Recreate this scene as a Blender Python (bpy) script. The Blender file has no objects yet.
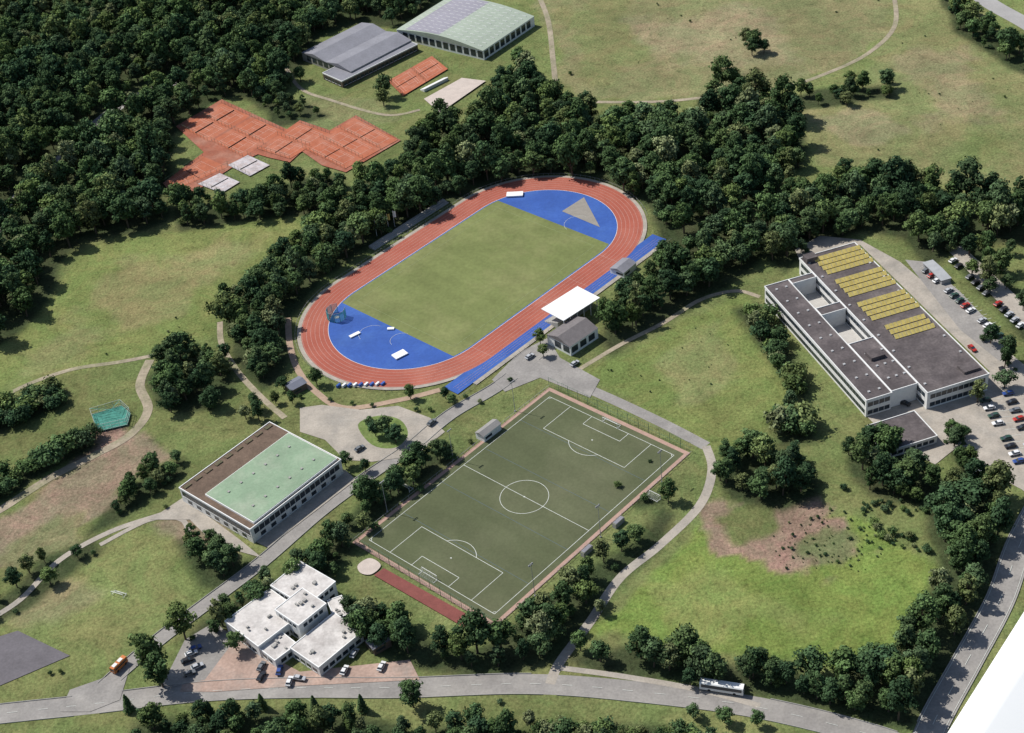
import bpy, bmesh, math, random
import numpy as np
from mathutils import Vector, Matrix
random.seed(7); rng=np.random.default_rng(7)
scene=bpy.context.scene
# ------------------------------------------------------------------ survey
F,T,RO,HC=1554.42,0.645659,-0.123573,386.884
fw=np.array([0,math.cos(T),-math.sin(T)]); rt=np.array([1.,0,0]); up=np.cross(rt,fw)
CR=math.cos(RO)*rt+math.sin(RO)*up; CU=-math.sin(RO)*rt+math.cos(RO)*up
def G(u,v,z=0.0):
    """aerial-survey reading (u,v) -> metric position on the level plane z"""
    d=fw+(u-512)/F*CR-(v-366.5)/F*CU
    t=(z-HC)/d[2]
    return (d[0]*t,d[1]*t)
def GG(pts,z=0.0): return [G(u,v,z) for u,v in pts]
PC,PA=(-1.43,432.37),0.76812
TC,TA=(-10.35,585.67),0.75957
def loc(c,a,x,y):
    return (c[0]+math.cos(a)*x-math.sin(a)*y, c[1]+math.sin(a)*x+math.cos(a)*y)
PL=lambda x,y: loc(PC,PA,x,y)
TL=lambda x,y: loc(TC,TA,x,y)
# ------------------------------------------------------------------ materials
MATS={}
def mat(name,col,rough=0.85,var=0.15,scale=0.3,fine=3.0,spec=0.3,metal=0.0,col2=None,c2amt=0.5,bump=0.0):
    if name in MATS: return MATS[name]
    m=bpy.data.materials.new(name); m.use_nodes=True; nt=m.node_tree; N=nt.nodes; L=nt.links
    b=N['Principled BSDF']; b.inputs['Roughness'].default_value=rough
    b.inputs['Specular IOR Level'].default_value=spec; b.inputs['Metallic'].default_value=metal
    geo=N.new('ShaderNodeNewGeometry')
    n1=N.new('ShaderNodeTexNoise'); n1.inputs['Scale'].default_value=scale; n1.inputs['Detail'].default_value=5; n1.inputs['Roughness'].default_value=0.65
    n2=N.new('ShaderNodeTexNoise'); n2.inputs['Scale'].default_value=fine; n2.inputs['Detail'].default_value=3
    L.new(geo.outputs['Position'],n1.inputs['Vector']); L.new(geo.outputs['Position'],n2.inputs['Vector'])
    mr=N.new('ShaderNodeMapRange'); mr.inputs['From Min'].default_value=0.3; mr.inputs['From Max'].default_value=0.7
    mr.inputs['To Min'].default_value=1-var; mr.inputs['To Max'].default_value=1+var
    L.new(n1.outputs['Fac'],mr.inputs['Value'])
    mr2=N.new('ShaderNodeMapRange'); mr2.inputs['From Min'].default_value=0.3; mr2.inputs['From Max'].default_value=0.7
    mr2.inputs['To Min'].default_value=1-var*0.6; mr2.inputs['To Max'].default_value=1+var*0.6
    L.new(n2.outputs['Fac'],mr2.inputs['Value'])
    mu=N.new('ShaderNodeMath'); mu.operation='MULTIPLY'; L.new(mr.outputs[0],mu.inputs[0]); L.new(mr2.outputs[0],mu.inputs[1])
    vm=N.new('ShaderNodeVectorMath'); vm.operation='SCALE'
    if col2 is not None:
        n3=N.new('ShaderNodeTexNoise'); n3.inputs['Scale'].default_value=scale*0.6; n3.inputs['Detail'].default_value=6; n3.inputs['Roughness'].default_value=0.7
        L.new(geo.outputs['Position'],n3.inputs['Vector'])
        m3=N.new('ShaderNodeMapRange'); m3.inputs['From Min'].default_value=0.6-c2amt*0.3; m3.inputs['From Max'].default_value=0.85-c2amt*0.3
        L.new(n3.outputs['Fac'],m3.inputs['Value'])
        mx=N.new('ShaderNodeMix'); mx.data_type='RGBA'
        mx.inputs['A'].default_value=(*col,1); mx.inputs['B'].default_value=(*col2,1)
        L.new(m3.outputs[0],mx.inputs['Factor']); L.new(mx.outputs['Result'],vm.inputs[0])
    else: vm.inputs[0].default_value=col
    L.new(mu.outputs[0],vm.inputs['Scale']); L.new(vm.outputs[0],b.inputs['Base Color'])
    if bump>0:
        bp=N.new('ShaderNodeBump'); bp.inputs['Strength'].default_value=bump; bp.inputs['Distance'].default_value=0.3
        L.new(n2.outputs['Fac'],bp.inputs['Height']); L.new(bp.outputs[0],b.inputs['Normal'])
    MATS[name]=m; return m
ASPH=mat('asphalt',(0.25,0.235,0.22),0.9,0.16,0.12,1.2,col2=(0.32,0.30,0.275))
ASPHD=mat('asphalt_dark',(0.13,0.12,0.13),0.9,0.15,0.12,1.2)
PAVE=mat('paving',(0.37,0.33,0.28),0.9,0.16,0.15,1.5,col2=(0.27,0.25,0.22))
GRAVEL=mat('gravel_path',(0.32,0.27,0.20),0.95,0.25,0.15,1.0,col2=(0.20,0.20,0.11))
PINK=mat('brick_border',(0.38,0.25,0.20),0.9,0.14,0.3,2)
TRK=mat('tartan_red',(0.33,0.088,0.058),0.85,0.10,0.06,1.0,col2=(0.38,0.13,0.09))
BLUE=mat('tartan_blue',(0.032,0.09,0.33),0.8,0.12,0.08,1.0,col2=(0.05,0.125,0.38))
CLAY=mat('clay',(0.37,0.115,0.06),0.95,0.14,0.12,1.0,col2=(0.41,0.17,0.11))
CLAY2=mat('clay_surround',(0.30,0.10,0.06),0.95,0.17,0.12,1.0,col2=(0.34,0.17,0.12))
WHITE=mat('white_paint',(0.78,0.78,0.76),0.6,0.03)
WHITEW=mat('white_wall',(0.70,0.70,0.68),0.8,0.07,0.3,2)
LINE=mat('line_paint',(0.60,0.62,0.57),0.8,0.14,0.6,3)
GLASS=mat('window_glass',(0.03,0.04,0.05),0.15,0.3,0.2,1,spec=0.5)
DROOF=mat('roof_bitumen',(0.085,0.072,0.073),0.9,0.28,0.12,1.0,col2=(0.15,0.128,0.125))
BROOF=mat('roof_brown',(0.13,0.09,0.065),0.9,0.25,0.2,1.5)
GROOF=mat('roof_green',(0.22,0.31,0.205),0.85,0.12,0.10,1.0,col2=(0.31,0.37,0.27))
WROOF=mat('roof_white_membrane',(0.58,0.55,0.52),0.8,0.16,0.15,1.0,col2=(0.36,0.33,0.31))
SROOF=mat('roof_grey_sheet',(0.21,0.21,0.235),0.7,0.14,0.1,1.0)
METAL=mat('metal_grey',(0.3,0.3,0.31),0.5,0.1,spec=0.5)
DARK=mat('dark_rubber',(0.03,0.03,0.03),0.8,0.1)
YEL=mat('yellow_panel',(0.58,0.47,0.15),0.6,0.15,0.8,3,col2=(0.44,0.35,0.11))
CONC=mat('concrete',(0.33,0.32,0.30),0.9,0.12,0.3,2)
SAND=mat('sand',(0.50,0.43,0.38),0.95,0.1,0.3,2)
BARK=mat('bark',(0.09,0.07,0.05),0.95,0.2)
TEAL=mat('teal_net',(0.05,0.26,0.22),0.8,0.2,0.5,2)
BROWNW=mat('brown_wall',(0.12,0.09,0.07),0.8,0.1)
def grassmat(name,c1,c2,var=0.2,scale=0.06,fine=0.9,stripe=None,bump=0.5):
    m=mat(name,c1,0.95,var,scale,fine,spec=0.1,col2=c2,bump=bump)
    if stripe:
        nt=m.node_tree; N=nt.nodes; L=nt.links
        vm=[n for n in N if n.type=='VECT_MATH'][0]; geo=[n for n in N if n.type=='NEW_GEOMETRY'][0]
        ang,period,amt=stripe
        dt=N.new('ShaderNodeVectorMath'); dt.operation='DOT_PRODUCT'; dt.inputs[1].default_value=(math.cos(ang)*2*math.pi/period,math.sin(ang)*2*math.pi/period,0)
        L.new(geo.outputs['Position'],dt.inputs[0])
        s=N.new('ShaderNodeMath'); s.operation='SINE'; L.new(dt.outputs['Value'],s.inputs[0])
        mm=N.new('ShaderNodeMapRange'); mm.inputs['From Min'].default_value=-0.4; mm.inputs['From Max'].default_value=0.4
        mm.inputs['To Min'].default_value=1-amt; mm.inputs['To Max'].default_value=1+amt; L.new(s.outputs[0],mm.inputs['Value'])
        v2=N.new('ShaderNodeVectorMath'); v2.operation='SCALE'; L.new(vm.outputs[0],v2.inputs[0]); L.new(mm.outputs[0],v2.inputs['Scale'])
        L.new(v2.outputs[0],N['Principled BSDF'].inputs['Base Color'])
    return m
LAWN=grassmat('stadium_lawn',(0.162,0.188,0.070),(0.202,0.210,0.09),0.14,0.05,0.6,(TA,9.0,0.02))
TURF=grassmat('artificial_turf',(0.092,0.105,0.055),(0.125,0.132,0.076),0.12,0.03,1.0,(PA,12.0,0.025),0.2)
# ------------------------------------------------------------------ mesh helpers
def empty(name,loc_=(0,0,0)):
    e=bpy.data.objects.new(name,None); e.location=(loc_[0],loc_[1],loc_[2] if len(loc_)>2 else 0); e.empty_display_size=0.5
    scene.collection.objects.link(e); return e
def mk(name,verts,faces,mat_,parent=None,smooth=False):
    me=bpy.data.meshes.new(name); me.from_pydata([tuple(v) for v in verts],[],faces)
    me.materials.append(mat_)
    if smooth: me.polygons.foreach_set('use_smooth',[True]*len(me.polygons))
    me.update()
    o=bpy.data.objects.new(name,me); scene.collection.objects.link(o)
    if parent is not None:
        o.parent=parent; o.matrix_parent_inverse=Matrix.Translation(-Vector(parent.location))
    return o
ZL=[0.03]
def nz():
    ZL[0]+=0.006; return ZL[0]
def catmull(p,closed=False,n=6):
    p=[np.array(q,float) for q in p]; out=[]; m=len(p)
    rngi=range(m) if closed else range(m-1)
    for i in rngi:
        if closed: a,b,c,d=p[i-1],p[i],p[(i+1)%m],p[(i+2)%m]
        else: a=p[max(i-1,0)];b=p[i];c=p[i+1];d=p[min(i+2,m-1)]
        for k in range(n):
            t=k/n
            out.append(0.5*((2*b)+(-a+c)*t+(2*a-5*b+4*c-d)*t*t+(-a+3*b-3*c+d)*t**3))
    if not closed: out.append(p[-1])
    return out
def sheet(name,wp,mat_,parent=None,z=None,smooth=False):
    if smooth: wp=[tuple(q) for q in catmull(wp,True,5)]
    z=nz() if z is None else z
    bm=bmesh.new(); vs=[bm.verts.new((x,y,z)) for x,y in wp]
    f=bm.faces.new(vs); f.normal_update()
    if f.normal.z<0: f.normal_flip()
    bmesh.ops.triangulate(bm,faces=[f])
    me=bpy.data.meshes.new(name); bm.to_mesh(me); bm.free(); me.materials.append(mat_)
    o=bpy.data.objects.new(name,me); scene.collection.objects.link(o)
    if parent is not None:
        o.parent=parent; o.matrix_parent_inverse=Matrix.Translation(-Vector(parent.location))
    return o
def psheet(name,px,mat_,parent=None,smooth=False): return sheet(name,GG(px),mat_,parent,None,smooth)
def strip_geo(line,w0,w1,z,V,Fc,closed=False):
    n=len(line); base=len(V)
    for i in range(n):
        a=np.array(line[i-1] if (i>0 or closed) else line[i]); b=np.array(line[(i+1)%n] if (i<n-1 or closed) else line[i])
        d=b-a; d=d/(np.linalg.norm(d)+1e-9); nn=np.array([-d[1],d[0]]); p=np.array(line[i])
        q0=p+nn*w0; q1=p+nn*w1
        V.append((q0[0],q0[1],z)); V.append((q1[0],q1[1],z))
    for i in range(n if closed else n-1):
        j=(i+1)%n
        Fc.append((base+2*i,base+2*j,base+2*j+1,base+2*i+1))
def ribbon(name,line,w,mat_,parent=None,z=None,closed=False):
    V=[];Fc=[]; strip_geo(line,w/2,-w/2,nz() if z is None else z,V,Fc,closed)
    return mk(name,V,Fc,mat_,parent)
def box_geo(V,Fc,cx,cy,z0,z1,lx,ly,a):
    b=len(V)
    for z in (z0,z1):
        for sx,sy in ((-1,-1),(1,-1),(1,1),(-1,1)):
            x,y=loc((cx,cy),a,sx*lx/2,sy*ly/2); V.append((x,y,z))
    Fc+= [(b,b+3,b+2,b+1),(b+4,b+5,b+6,b+7),(b,b+1,b+5,b+4),(b+1,b+2,b+6,b+5),(b+2,b+3,b+7,b+6),(b+3,b,b+4,b+7)]
def box(name,cx,cy,z0,z1,lx,ly,a,mat_,parent=None):
    V=[];Fc=[]; box_geo(V,Fc,cx,cy,z0,z1,lx,ly,a); return mk(name,V,Fc,mat_,parent)
# ------------------------------------------------------------------ terrain
def seg_dist(P,A,B):
    d=B-A; L2=(d@d)+1e-9
    t=np.clip(((P-A)@d)/L2,0,1); q=A+t[:,None]*d
    return np.hypot(*(P-q).T)
def sdist(P,poly):
    poly=np.array(poly); n=len(poly); D=np.full(len(P),1e9); ins=np.zeros(len(P),bool)
    for i in range(n):
        A=poly[i];B=poly[(i+1)%n]; D=np.minimum(D,seg_dist(P,A,B))
        c=((A[1]>P[:,1])!=(B[1]>P[:,1])); xi=(B[0]-A[0])*(P[:,1]-A[1])/((B[1]-A[1]) if abs(B[1]-A[1])>1e-9 else 1e-9)+A[0]
        ins^=(c&(P[:,0]<xi))
    return np.where(ins,-D,D)
def wob(P,s,seed):
    r=np.random.default_rng(seed); o=np.zeros(len(P))
    for k in range(10):
        a=r.uniform(0,6.28); f=s*r.uniform(0.5,2.5); o+=np.sin((P[:,0]*math.cos(a)+P[:,1]*math.sin(a))*f+r.uniform(0,6.28))/(f/s)
    return o/4
FOREST=[]
def forest(px,sp=6.5,kind='mix',sc=1.0,z=5.0): FOREST.append((GG(px,z),sp,kind,sc))
forest([(-35,-30),(450,-30),(428,2),(395,20),(360,16),(318,28),(300,52),(285,62),(281,92),(262,98),(235,88),(212,96),(180,118),(165,130),(172,150),(166,175),(158,190),(172,205),(165,214),(112,228),(82,232),(62,248),(46,288),(14,326),(-35,350)],8.4,'mix',1.12)
forest([(415,128),(440,122),(478,112),(498,84),(512,62),(524,60),(530,80),(560,98),(610,110),(660,106),(690,113),(700,88),(735,76),(770,92),(800,110),(806,152),(785,172),(775,200),(730,215),(700,225),(680,240),(662,232),(648,200),(610,176),(560,166),(520,169),(480,182),(440,198),(400,220),(372,234),(340,255),(308,284),(288,310),(262,322),(232,328),(222,314),(240,280),(290,240),(325,213),(345,190),(365,172),(400,160),(415,140)],7.6,'mix',1.0)
forest([(668,243),(700,225),(775,200),(800,180),(840,170),(880,163),(920,178),(960,188),(1000,182),(1050,188),(1050,236),(1000,232),(960,236),(930,256),(900,231),(860,222),(830,232),(800,252),(786,262),(765,248),(745,262),(728,278),(700,288),(680,302),(650,320),(612,345),(600,332),(606,306),(630,282),(656,262)],7.6,'mix',1.0)
forest([(165,200),(190,192),(240,200),(300,182),(335,185),(328,203),(280,210),(230,214),(180,222)],6.5,'mix',0.8)
forest([(236,196),(262,182),(300,170),(330,168),(345,178),(335,192),(290,190),(250,203)],7,'mix',0.7)
forest([(262,100),(300,92),(330,108),(300,116),(275,118)],8,'mix',0.55)
forest([(145,370),(165,345),(200,340),(226,362),(232,382),(212,398),(180,405),(155,398)],6.5,'mix',0.9)
forest([(225,320),(255,303),(283,318),(288,343),(275,368),(262,380),(240,368),(228,345)],6.5,'mix',0.85)
forest([(350,594),(385,606),(425,628),(462,642),(485,636),(520,610),(545,588),(600,552),(640,527),(663,500),(676,505),(660,540),(612,580),(590,610),(560,648),(500,666),(440,662),(400,652),(362,640),(345,615)],6.4,'mix',0.8)
forest([(272,572),(312,542),(345,508),(380,474),(420,450),(443,438),(453,446),(402,486),(372,518),(338,555),(302,578)],6.3,'mix',0.72)
forest([(567,648),(600,640),(650,633),(700,652),(760,657),(830,668),(855,648),(898,650),(905,620),(945,560),(930,520),(922,480),(955,468),(1003,490),(1000,560),(975,620),(945,680),(905,722),(830,700),(700,674),(600,664)],6.0,'mix',0.9)
forest([(715,460),(740,443),(790,447),(815,468),(820,486),(780,496),(730,490)],6,'mix',0.8)
forest([(733,300),(757,296),(785,328),(802,365),(815,383),(803,395),(778,360),(750,325)],5.5,'bush',1.3)
forest([(845,430),(880,423),(900,438),(940,468),(930,498),(870,486),(850,460)],6,'mix',0.8)
forest([(770,412),(790,402),(815,415),(812,432),(780,438)],5,'bush',1.4)
forest([(130,712),(230,704),(330,700),(400,716),(420,735),(420,760),(110,760)],6.5,'mix',0.72)
forest([(540,712),(620,716),(690,722),(750,735),(750,755),(530,755),(528,725)],3.0,'bush',0.8)
forest([(420,722),(470,715),(530,722),(525,755),(420,755)],5,'mix',0.6)
forest([(-30,625),(-30,600),(0,588),(40,548),(90,528),(95,542),(60,568),(20,598)],6,'mix',0.65)
forest([(85,525),(120,488),(150,460),(178,452),(178,467),(150,488),(110,514)],5.6,'mix',0.62)
forest([(-20,410),(30,385),(60,383),(60,396),(30,410),(-20,432)],5,'bush',1.3)
forest([(-20,480),(40,445),(90,425),(95,436),(60,453),(15,483),(-20,500)],5,'bush',1.3)
forest([(175,532),(200,530),(240,550),(260,547),(262,560),(225,578),(200,575)],6.5,'mix',0.75)
forest([(180,630),(230,590),(265,575),(270,588),(235,612),(190,638)],6.2,'mix',0.7)
forest([(940,-12),(965,0),(1000,26),(1050,62),(1050,82),(1000,50),(955,22)],7,'mix',0.72)
forest([(795,90),(830,80),(885,75),(895,90),(850,97),(800,100)],7.5,'mix',0.75)
forest([(958,250),(970,232),(985,235),(1010,270),(1030,300),(1030,330),(1000,300),(975,275)],8,'mix',0.7)
forest([(968,330),(985,318),(1012,345),(1010,360),(990,352)],7.5,'mix',0.6)
forest([(945,425),(965,425),(985,470),(1000,490),(985,495),(960,465)],7,'mix',0.6)
forest([(240,70),(300,38),(300,60),(282,66),(281,98),(255,104)],7,'mix',0.7)
forest([(600,470),(640,480),(668,492),(640,500)],9,'bush',0.5)
PATCH=[
([(-60,410),(0,395),(-60,330),(0,340),(50,295),(90,245),(180,232),(325,206),(228,300),(215,335),(150,352),(60,377)],(0.158,0.204,0.066),4,2),
([(85,300),(130,262),(240,240),(270,235),(200,300),(120,335)],(0.195,0.213,0.088),12,9),
([(30,340),(90,300),(140,330),(80,365),(20,380)],(0.185,0.213,0.085),10,9),
([(-40,535),(0,512),(60,482),(110,455),(145,440),(170,455),(90,520),(0,568),(-40,590)],(0.215,0.185,0.12),5,6),
([(0,560),(60,520),(100,500),(70,540),(10,575)],(0.17,0.182,0.088),6,6),
([(-60,640),(0,610),(90,552),(150,525),(205,570),(182,602),(100,665),(0,705),(-60,720)],(0.168,0.208,0.075),3,2),
([(0,610),(60,580),(110,590),(60,630),(10,640)],(0.20,0.205,0.10),8,5),
([(590,630),(700,535),(735,497),(850,515),(935,570),(905,650),(850,670),(640,640)],(0.145,0.214,0.053),3,3),
([(660,590),(760,585),(840,620),(760,640),(660,625)],(0.175,0.228,0.07),10,8),
([(695,515),(715,500),(800,503),(862,530),(878,562),(830,575),(760,565),(705,548)],(0.24,0.185,0.13),4,9),
([(730,520),(760,512),(770,530),(740,535)],(0.13,0.165,0.06),4,6),
([(800,540),(850,540),(840,560),(805,556)],(0.15,0.175,0.08),4,6),
([(580,372),(650,338),(745,295),(770,330),(800,380),(790,400),(760,455),(715,450),(640,410)],(0.144,0.192,0.06),3,3),
([(640,350),(720,320),(750,370),(700,400)],(0.172,0.205,0.08),10,9),
([(530,-20),(897,-20),(893,30),(850,65),(790,85),(700,98),(600,100),(560,75)],(0.178,0.192,0.088),4,4),
([(620,20),(760,10),(800,60),(700,80)],(0.210,0.205,0.11),20,16),
([(560,10),(620,0),(650,60),(590,80)],(0.165,0.19,0.078),12,10),
([(900,-20),(950,0),(1060,80),(1060,190),(960,190),(880,165),(810,170),(808,110),(860,90)],(0.168,0.194,0.080),6,5),
([(815,120),(870,112),(900,128),(850,150)],(0.20,0.205,0.105),8,8),
([(900,60),(960,50),(1000,110),(930,120)],(0.198,0.20,0.102),12,12),
([(940,130),(1010,120),(1020,160),(960,165)],(0.15,0.19,0.07),10,8),
([(330,555),(400,470),(520,380),(560,380),(700,455),(690,490),(500,625),(460,640)],(0.138,0.178,0.065),2,1),
([(290,130),(300,90),(380,100),(400,120),(330,130)],(0.15,0.178,0.075),3,2),
([(290,165),(335,165),(340,190),(290,185)],(0.165,0.195,0.075),3,2),
([(150,525),(200,500),(240,530),(240,560),(200,540)],(0.2,0.185,0.115),4,3),
([(90,425),(110,418),(128,440),(95,462),(60,470)],(0.27,0.20,0.145),3,3),
([(160,560),(200,545),(215,560),(190,580)],(0.14,0.185,0.063),4,3),
]
def build_ground():
    def axis(a,b,st):
        core=list(np.arange(a,b+.1,st)); ext=[20,60,150,400,1000,2500,6000,12000]
        return np.array([a-e for e in ext[::-1]]+core+[b+e for e in ext])
    xs=axis(-440,440,2.0); ys=axis(240,1120,2.0)
    X,Y=np.meshgrid(xs,ys); P=np.column_stack([X.ravel(),Y.ravel()])
    C=np.tile(np.array([0.138,0.176,0.063]),(len(P),1))
    w=wob(P,0.012,1)[:,None]; C=C*(1+0.10*w)
    for k,(px,col,soft,wb) in enumerate(PATCH):
        poly=GG(px); d=sdist(P,poly)+wb*wob(P,0.12,50+k)+0.4*wb*wob(P,0.5,150+k)
        m=np.clip(0.5-d/soft,0,1); m=m*m*(3-2*m); C=C*(1-m[:,None])+np.array(col)*(1+0.06*w)*m[:,None]
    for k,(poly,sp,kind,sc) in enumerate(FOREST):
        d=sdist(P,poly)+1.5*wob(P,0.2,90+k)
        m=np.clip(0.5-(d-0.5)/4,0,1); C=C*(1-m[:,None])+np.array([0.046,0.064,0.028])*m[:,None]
    nx,ny=len(xs),len(ys)
    idx=np.arange(nx*ny).reshape(ny,nx)
    q=np.stack([idx[:-1,:-1],idx[:-1,1:],idx[1:,1:],idx[1:,:-1]],-1).reshape(-1,4)
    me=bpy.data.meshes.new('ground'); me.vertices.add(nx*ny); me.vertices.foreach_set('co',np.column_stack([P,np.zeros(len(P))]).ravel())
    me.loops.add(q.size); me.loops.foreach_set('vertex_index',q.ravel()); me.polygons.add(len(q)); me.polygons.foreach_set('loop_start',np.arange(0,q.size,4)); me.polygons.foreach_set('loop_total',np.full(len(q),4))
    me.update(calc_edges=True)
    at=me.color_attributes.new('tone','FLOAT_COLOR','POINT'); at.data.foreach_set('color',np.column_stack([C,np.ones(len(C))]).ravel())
    o=bpy.data.objects.new('ground',me); scene.collection.objects.link(o)
    m=bpy.data.materials.new('meadow'); m.use_nodes=True; nt=m.node_tree;N=nt.nodes;L=nt.links;b=N['Principled BSDF']
    b.inputs['Roughness'].default_value=1; b.inputs['Specular IOR Level'].default_value=0.05
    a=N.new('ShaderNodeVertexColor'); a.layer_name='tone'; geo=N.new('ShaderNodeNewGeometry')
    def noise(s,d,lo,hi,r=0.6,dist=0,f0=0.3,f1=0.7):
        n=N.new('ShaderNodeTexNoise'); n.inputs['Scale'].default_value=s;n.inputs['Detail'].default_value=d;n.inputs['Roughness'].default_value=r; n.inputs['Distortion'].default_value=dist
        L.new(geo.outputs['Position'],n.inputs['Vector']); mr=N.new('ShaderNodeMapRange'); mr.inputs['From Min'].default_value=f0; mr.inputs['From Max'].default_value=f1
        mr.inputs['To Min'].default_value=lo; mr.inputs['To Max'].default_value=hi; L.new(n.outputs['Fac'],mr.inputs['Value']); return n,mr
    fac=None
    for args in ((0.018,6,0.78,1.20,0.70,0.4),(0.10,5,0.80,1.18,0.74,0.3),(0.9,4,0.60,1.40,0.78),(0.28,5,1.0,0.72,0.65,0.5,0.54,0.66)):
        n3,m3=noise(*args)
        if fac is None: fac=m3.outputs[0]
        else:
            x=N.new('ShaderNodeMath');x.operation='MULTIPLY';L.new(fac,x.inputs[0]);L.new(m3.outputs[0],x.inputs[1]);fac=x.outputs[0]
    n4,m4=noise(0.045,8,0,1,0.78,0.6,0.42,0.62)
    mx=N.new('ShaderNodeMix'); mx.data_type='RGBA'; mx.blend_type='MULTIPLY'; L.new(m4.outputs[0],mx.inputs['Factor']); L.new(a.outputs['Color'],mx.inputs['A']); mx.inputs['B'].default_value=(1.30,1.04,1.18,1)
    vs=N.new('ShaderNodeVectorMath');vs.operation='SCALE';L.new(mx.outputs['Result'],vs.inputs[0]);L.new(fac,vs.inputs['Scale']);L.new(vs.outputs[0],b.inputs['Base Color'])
    nb,_=noise(0.7,5,0,1)
    bp=N.new('ShaderNodeBump');bp.inputs['Strength'].default_value=0.8;bp.inputs['Distance'].default_value=0.6;L.new(nb.outputs['Fac'],bp.inputs['Height']);L.new(bp.outputs[0],b.inputs['Normal'])
    me.materials.append(m)
build_ground()
# ------------------------------------------------------------------ roads and paths
ROADS=[]
def road(name,px,w,mat_=ASPH,n=8):
    line=[tuple(q) for q in catmull(GG(px),False,n)]
    ROADS.append((line,w))
    return ribbon(name,line,w,mat_),line
_,main_line=road('main_road',[(-60,722),(0,714),(95,704),(200,692),(300,688),(400,688),(530,684),(640,692),(760,708),(880,738),(960,770)],8.5,ASPH)
_,acc_line=road('access_road',[(88,702),(125,668),(165,635),(205,605),(262,562),(320,512),(370,475),(410,448),(450,415),(500,385),(540,352)],6.0,ASPH)
_,east_line=road('service_road',[(520,368),(545,372),(600,394),(660,422),(706,446)],5.0,ASPH)
road('field_path',[(706,446),(712,470),(700,505),(660,545),(620,578),(590,622),(560,662),(550,684)],3.4,PAVE)
_,st_line=road('state_road',[(1060,470),(1022,540),(1000,600),(968,660),(935,720),(915,770)],9.0,ASPH)
road('link_road',[(560,668),(620,676),(700,690),(760,706)],2.2,PAVE)
road('footpath',[(575,372),(620,345),(665,322),(700,300),(735,291),(760,297)],2.2,GRAVEL)
road('meadow_path',[(536,-10),(548,20),(553,60),(556,90)],3.0,GRAVEL)
road('meadow_path',[(893,-10),(895,25),(870,52),(830,72),(780,88),(700,98),(650,102),(590,102)],2.6,GRAVEL)
road('highway',[(955,-25),(988,2),(1030,26),(1075,56)],11.0,mat('highway_asphalt',(.33,.32,.31),.9,.1,.1,1))
road('forest_road',[(-30,255),(0,225),(25,190),(60,160),(95,125),(130,100),(180,80)],8.0,ASPH)
road('meadow_path',[(-20,412),(20,388),(70,370),(120,362),(155,355),(190,345)],2.4,GRAVEL)
road('meadow_path',[(150,360),(140,385),(148,410),(130,435),(95,455),(50,478),(0,510),(-30,525)],4.0,GRAVEL)
road('meadow_path',[(220,322),(222,345),(238,372),(262,398),(285,418)],2.6,GRAVEL)
road('footpath',[(-20,625),(20,600),(60,560),(110,532),(160,515),(190,505)],2.5,PAVE)
road('footpath',[(100,545),(150,520),(182,520),(190,540)],2.0,PAVE)
road('forest_path',[(283,62),(300,88),(330,100),(385,115),(420,110)],2.2,GRAVEL)
road('stadium_path',[(288,318),(290,345),(298,370),(316,392),(345,408),(400,400),(440,390)],2.8,mat('tan_path',(0.36,0.26,0.19),0.95,0.15,0.2,1))
psheet('entrance_plaza',[(300,408),(322,405),(360,410),(398,406),(430,418),(445,432),(420,452),(400,458),(372,462),(345,460),(325,440),(300,432)],PAVE)
LGR=mat('lawn_green',(0.13,0.185,0.055),0.95,0.25,0.3,1,spec=.1,col2=(0.17,0.2,0.08))
psheet('plaza_island',[(358,425),(378,416),(400,420),(408,435),(395,448),(372,445)],LGR,smooth=True)
psheet('parking_lot',[(195,648),(225,630),(240,640),(300,672),(410,660),(420,680),(300,686),(215,692),(180,692)],mat('red_gravel',(0.38,0.27,0.22),0.95,0.22,0.1,1,col2=(0.29,0.25,0.22)))
psheet('forecourt',[(160,690),(185,640),(215,622),(235,640),(205,680)],ASPH)
psheet('junction',[(70,690),(110,676),(130,668),(120,700),(90,712),(60,712)],ASPH)
psheet('stadium_forecourt',[(492,380),(520,352),(548,338),(560,358),(600,380),(590,398),(540,378),(505,392)],ASPH)
psheet('school_yard',[(795,250),(820,236),(860,240),(900,262),(950,305),(1000,345),(1060,395),(1060,520),(1022,490),(985,470),(935,400),(990,372),(860,245),(800,262)],PAVE)
psheet('school_parking',[(905,260),(925,262),(960,292),(1010,345),(1000,362),(960,330)],ASPH)
psheet('upper_parking',[(945,248),(962,246),(1040,318),(1040,345)],PAVE)
psheet('school_forecourt',[(862,412),(945,392),(975,430),(960,445),(935,465),(890,440)],PAVE)
psheet('asphalt_square',[(-60,655),(18,631),(70,656),(0,686),(-60,700)],ASPHD)
psheet('gym_apron',[(240,535),(345,470),(356,480),(268,548)],PAVE)
psheet('gym_backyard',[(150,520),(183,498),(240,540),(262,558),(215,545),(190,520)],PAVE)
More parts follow.
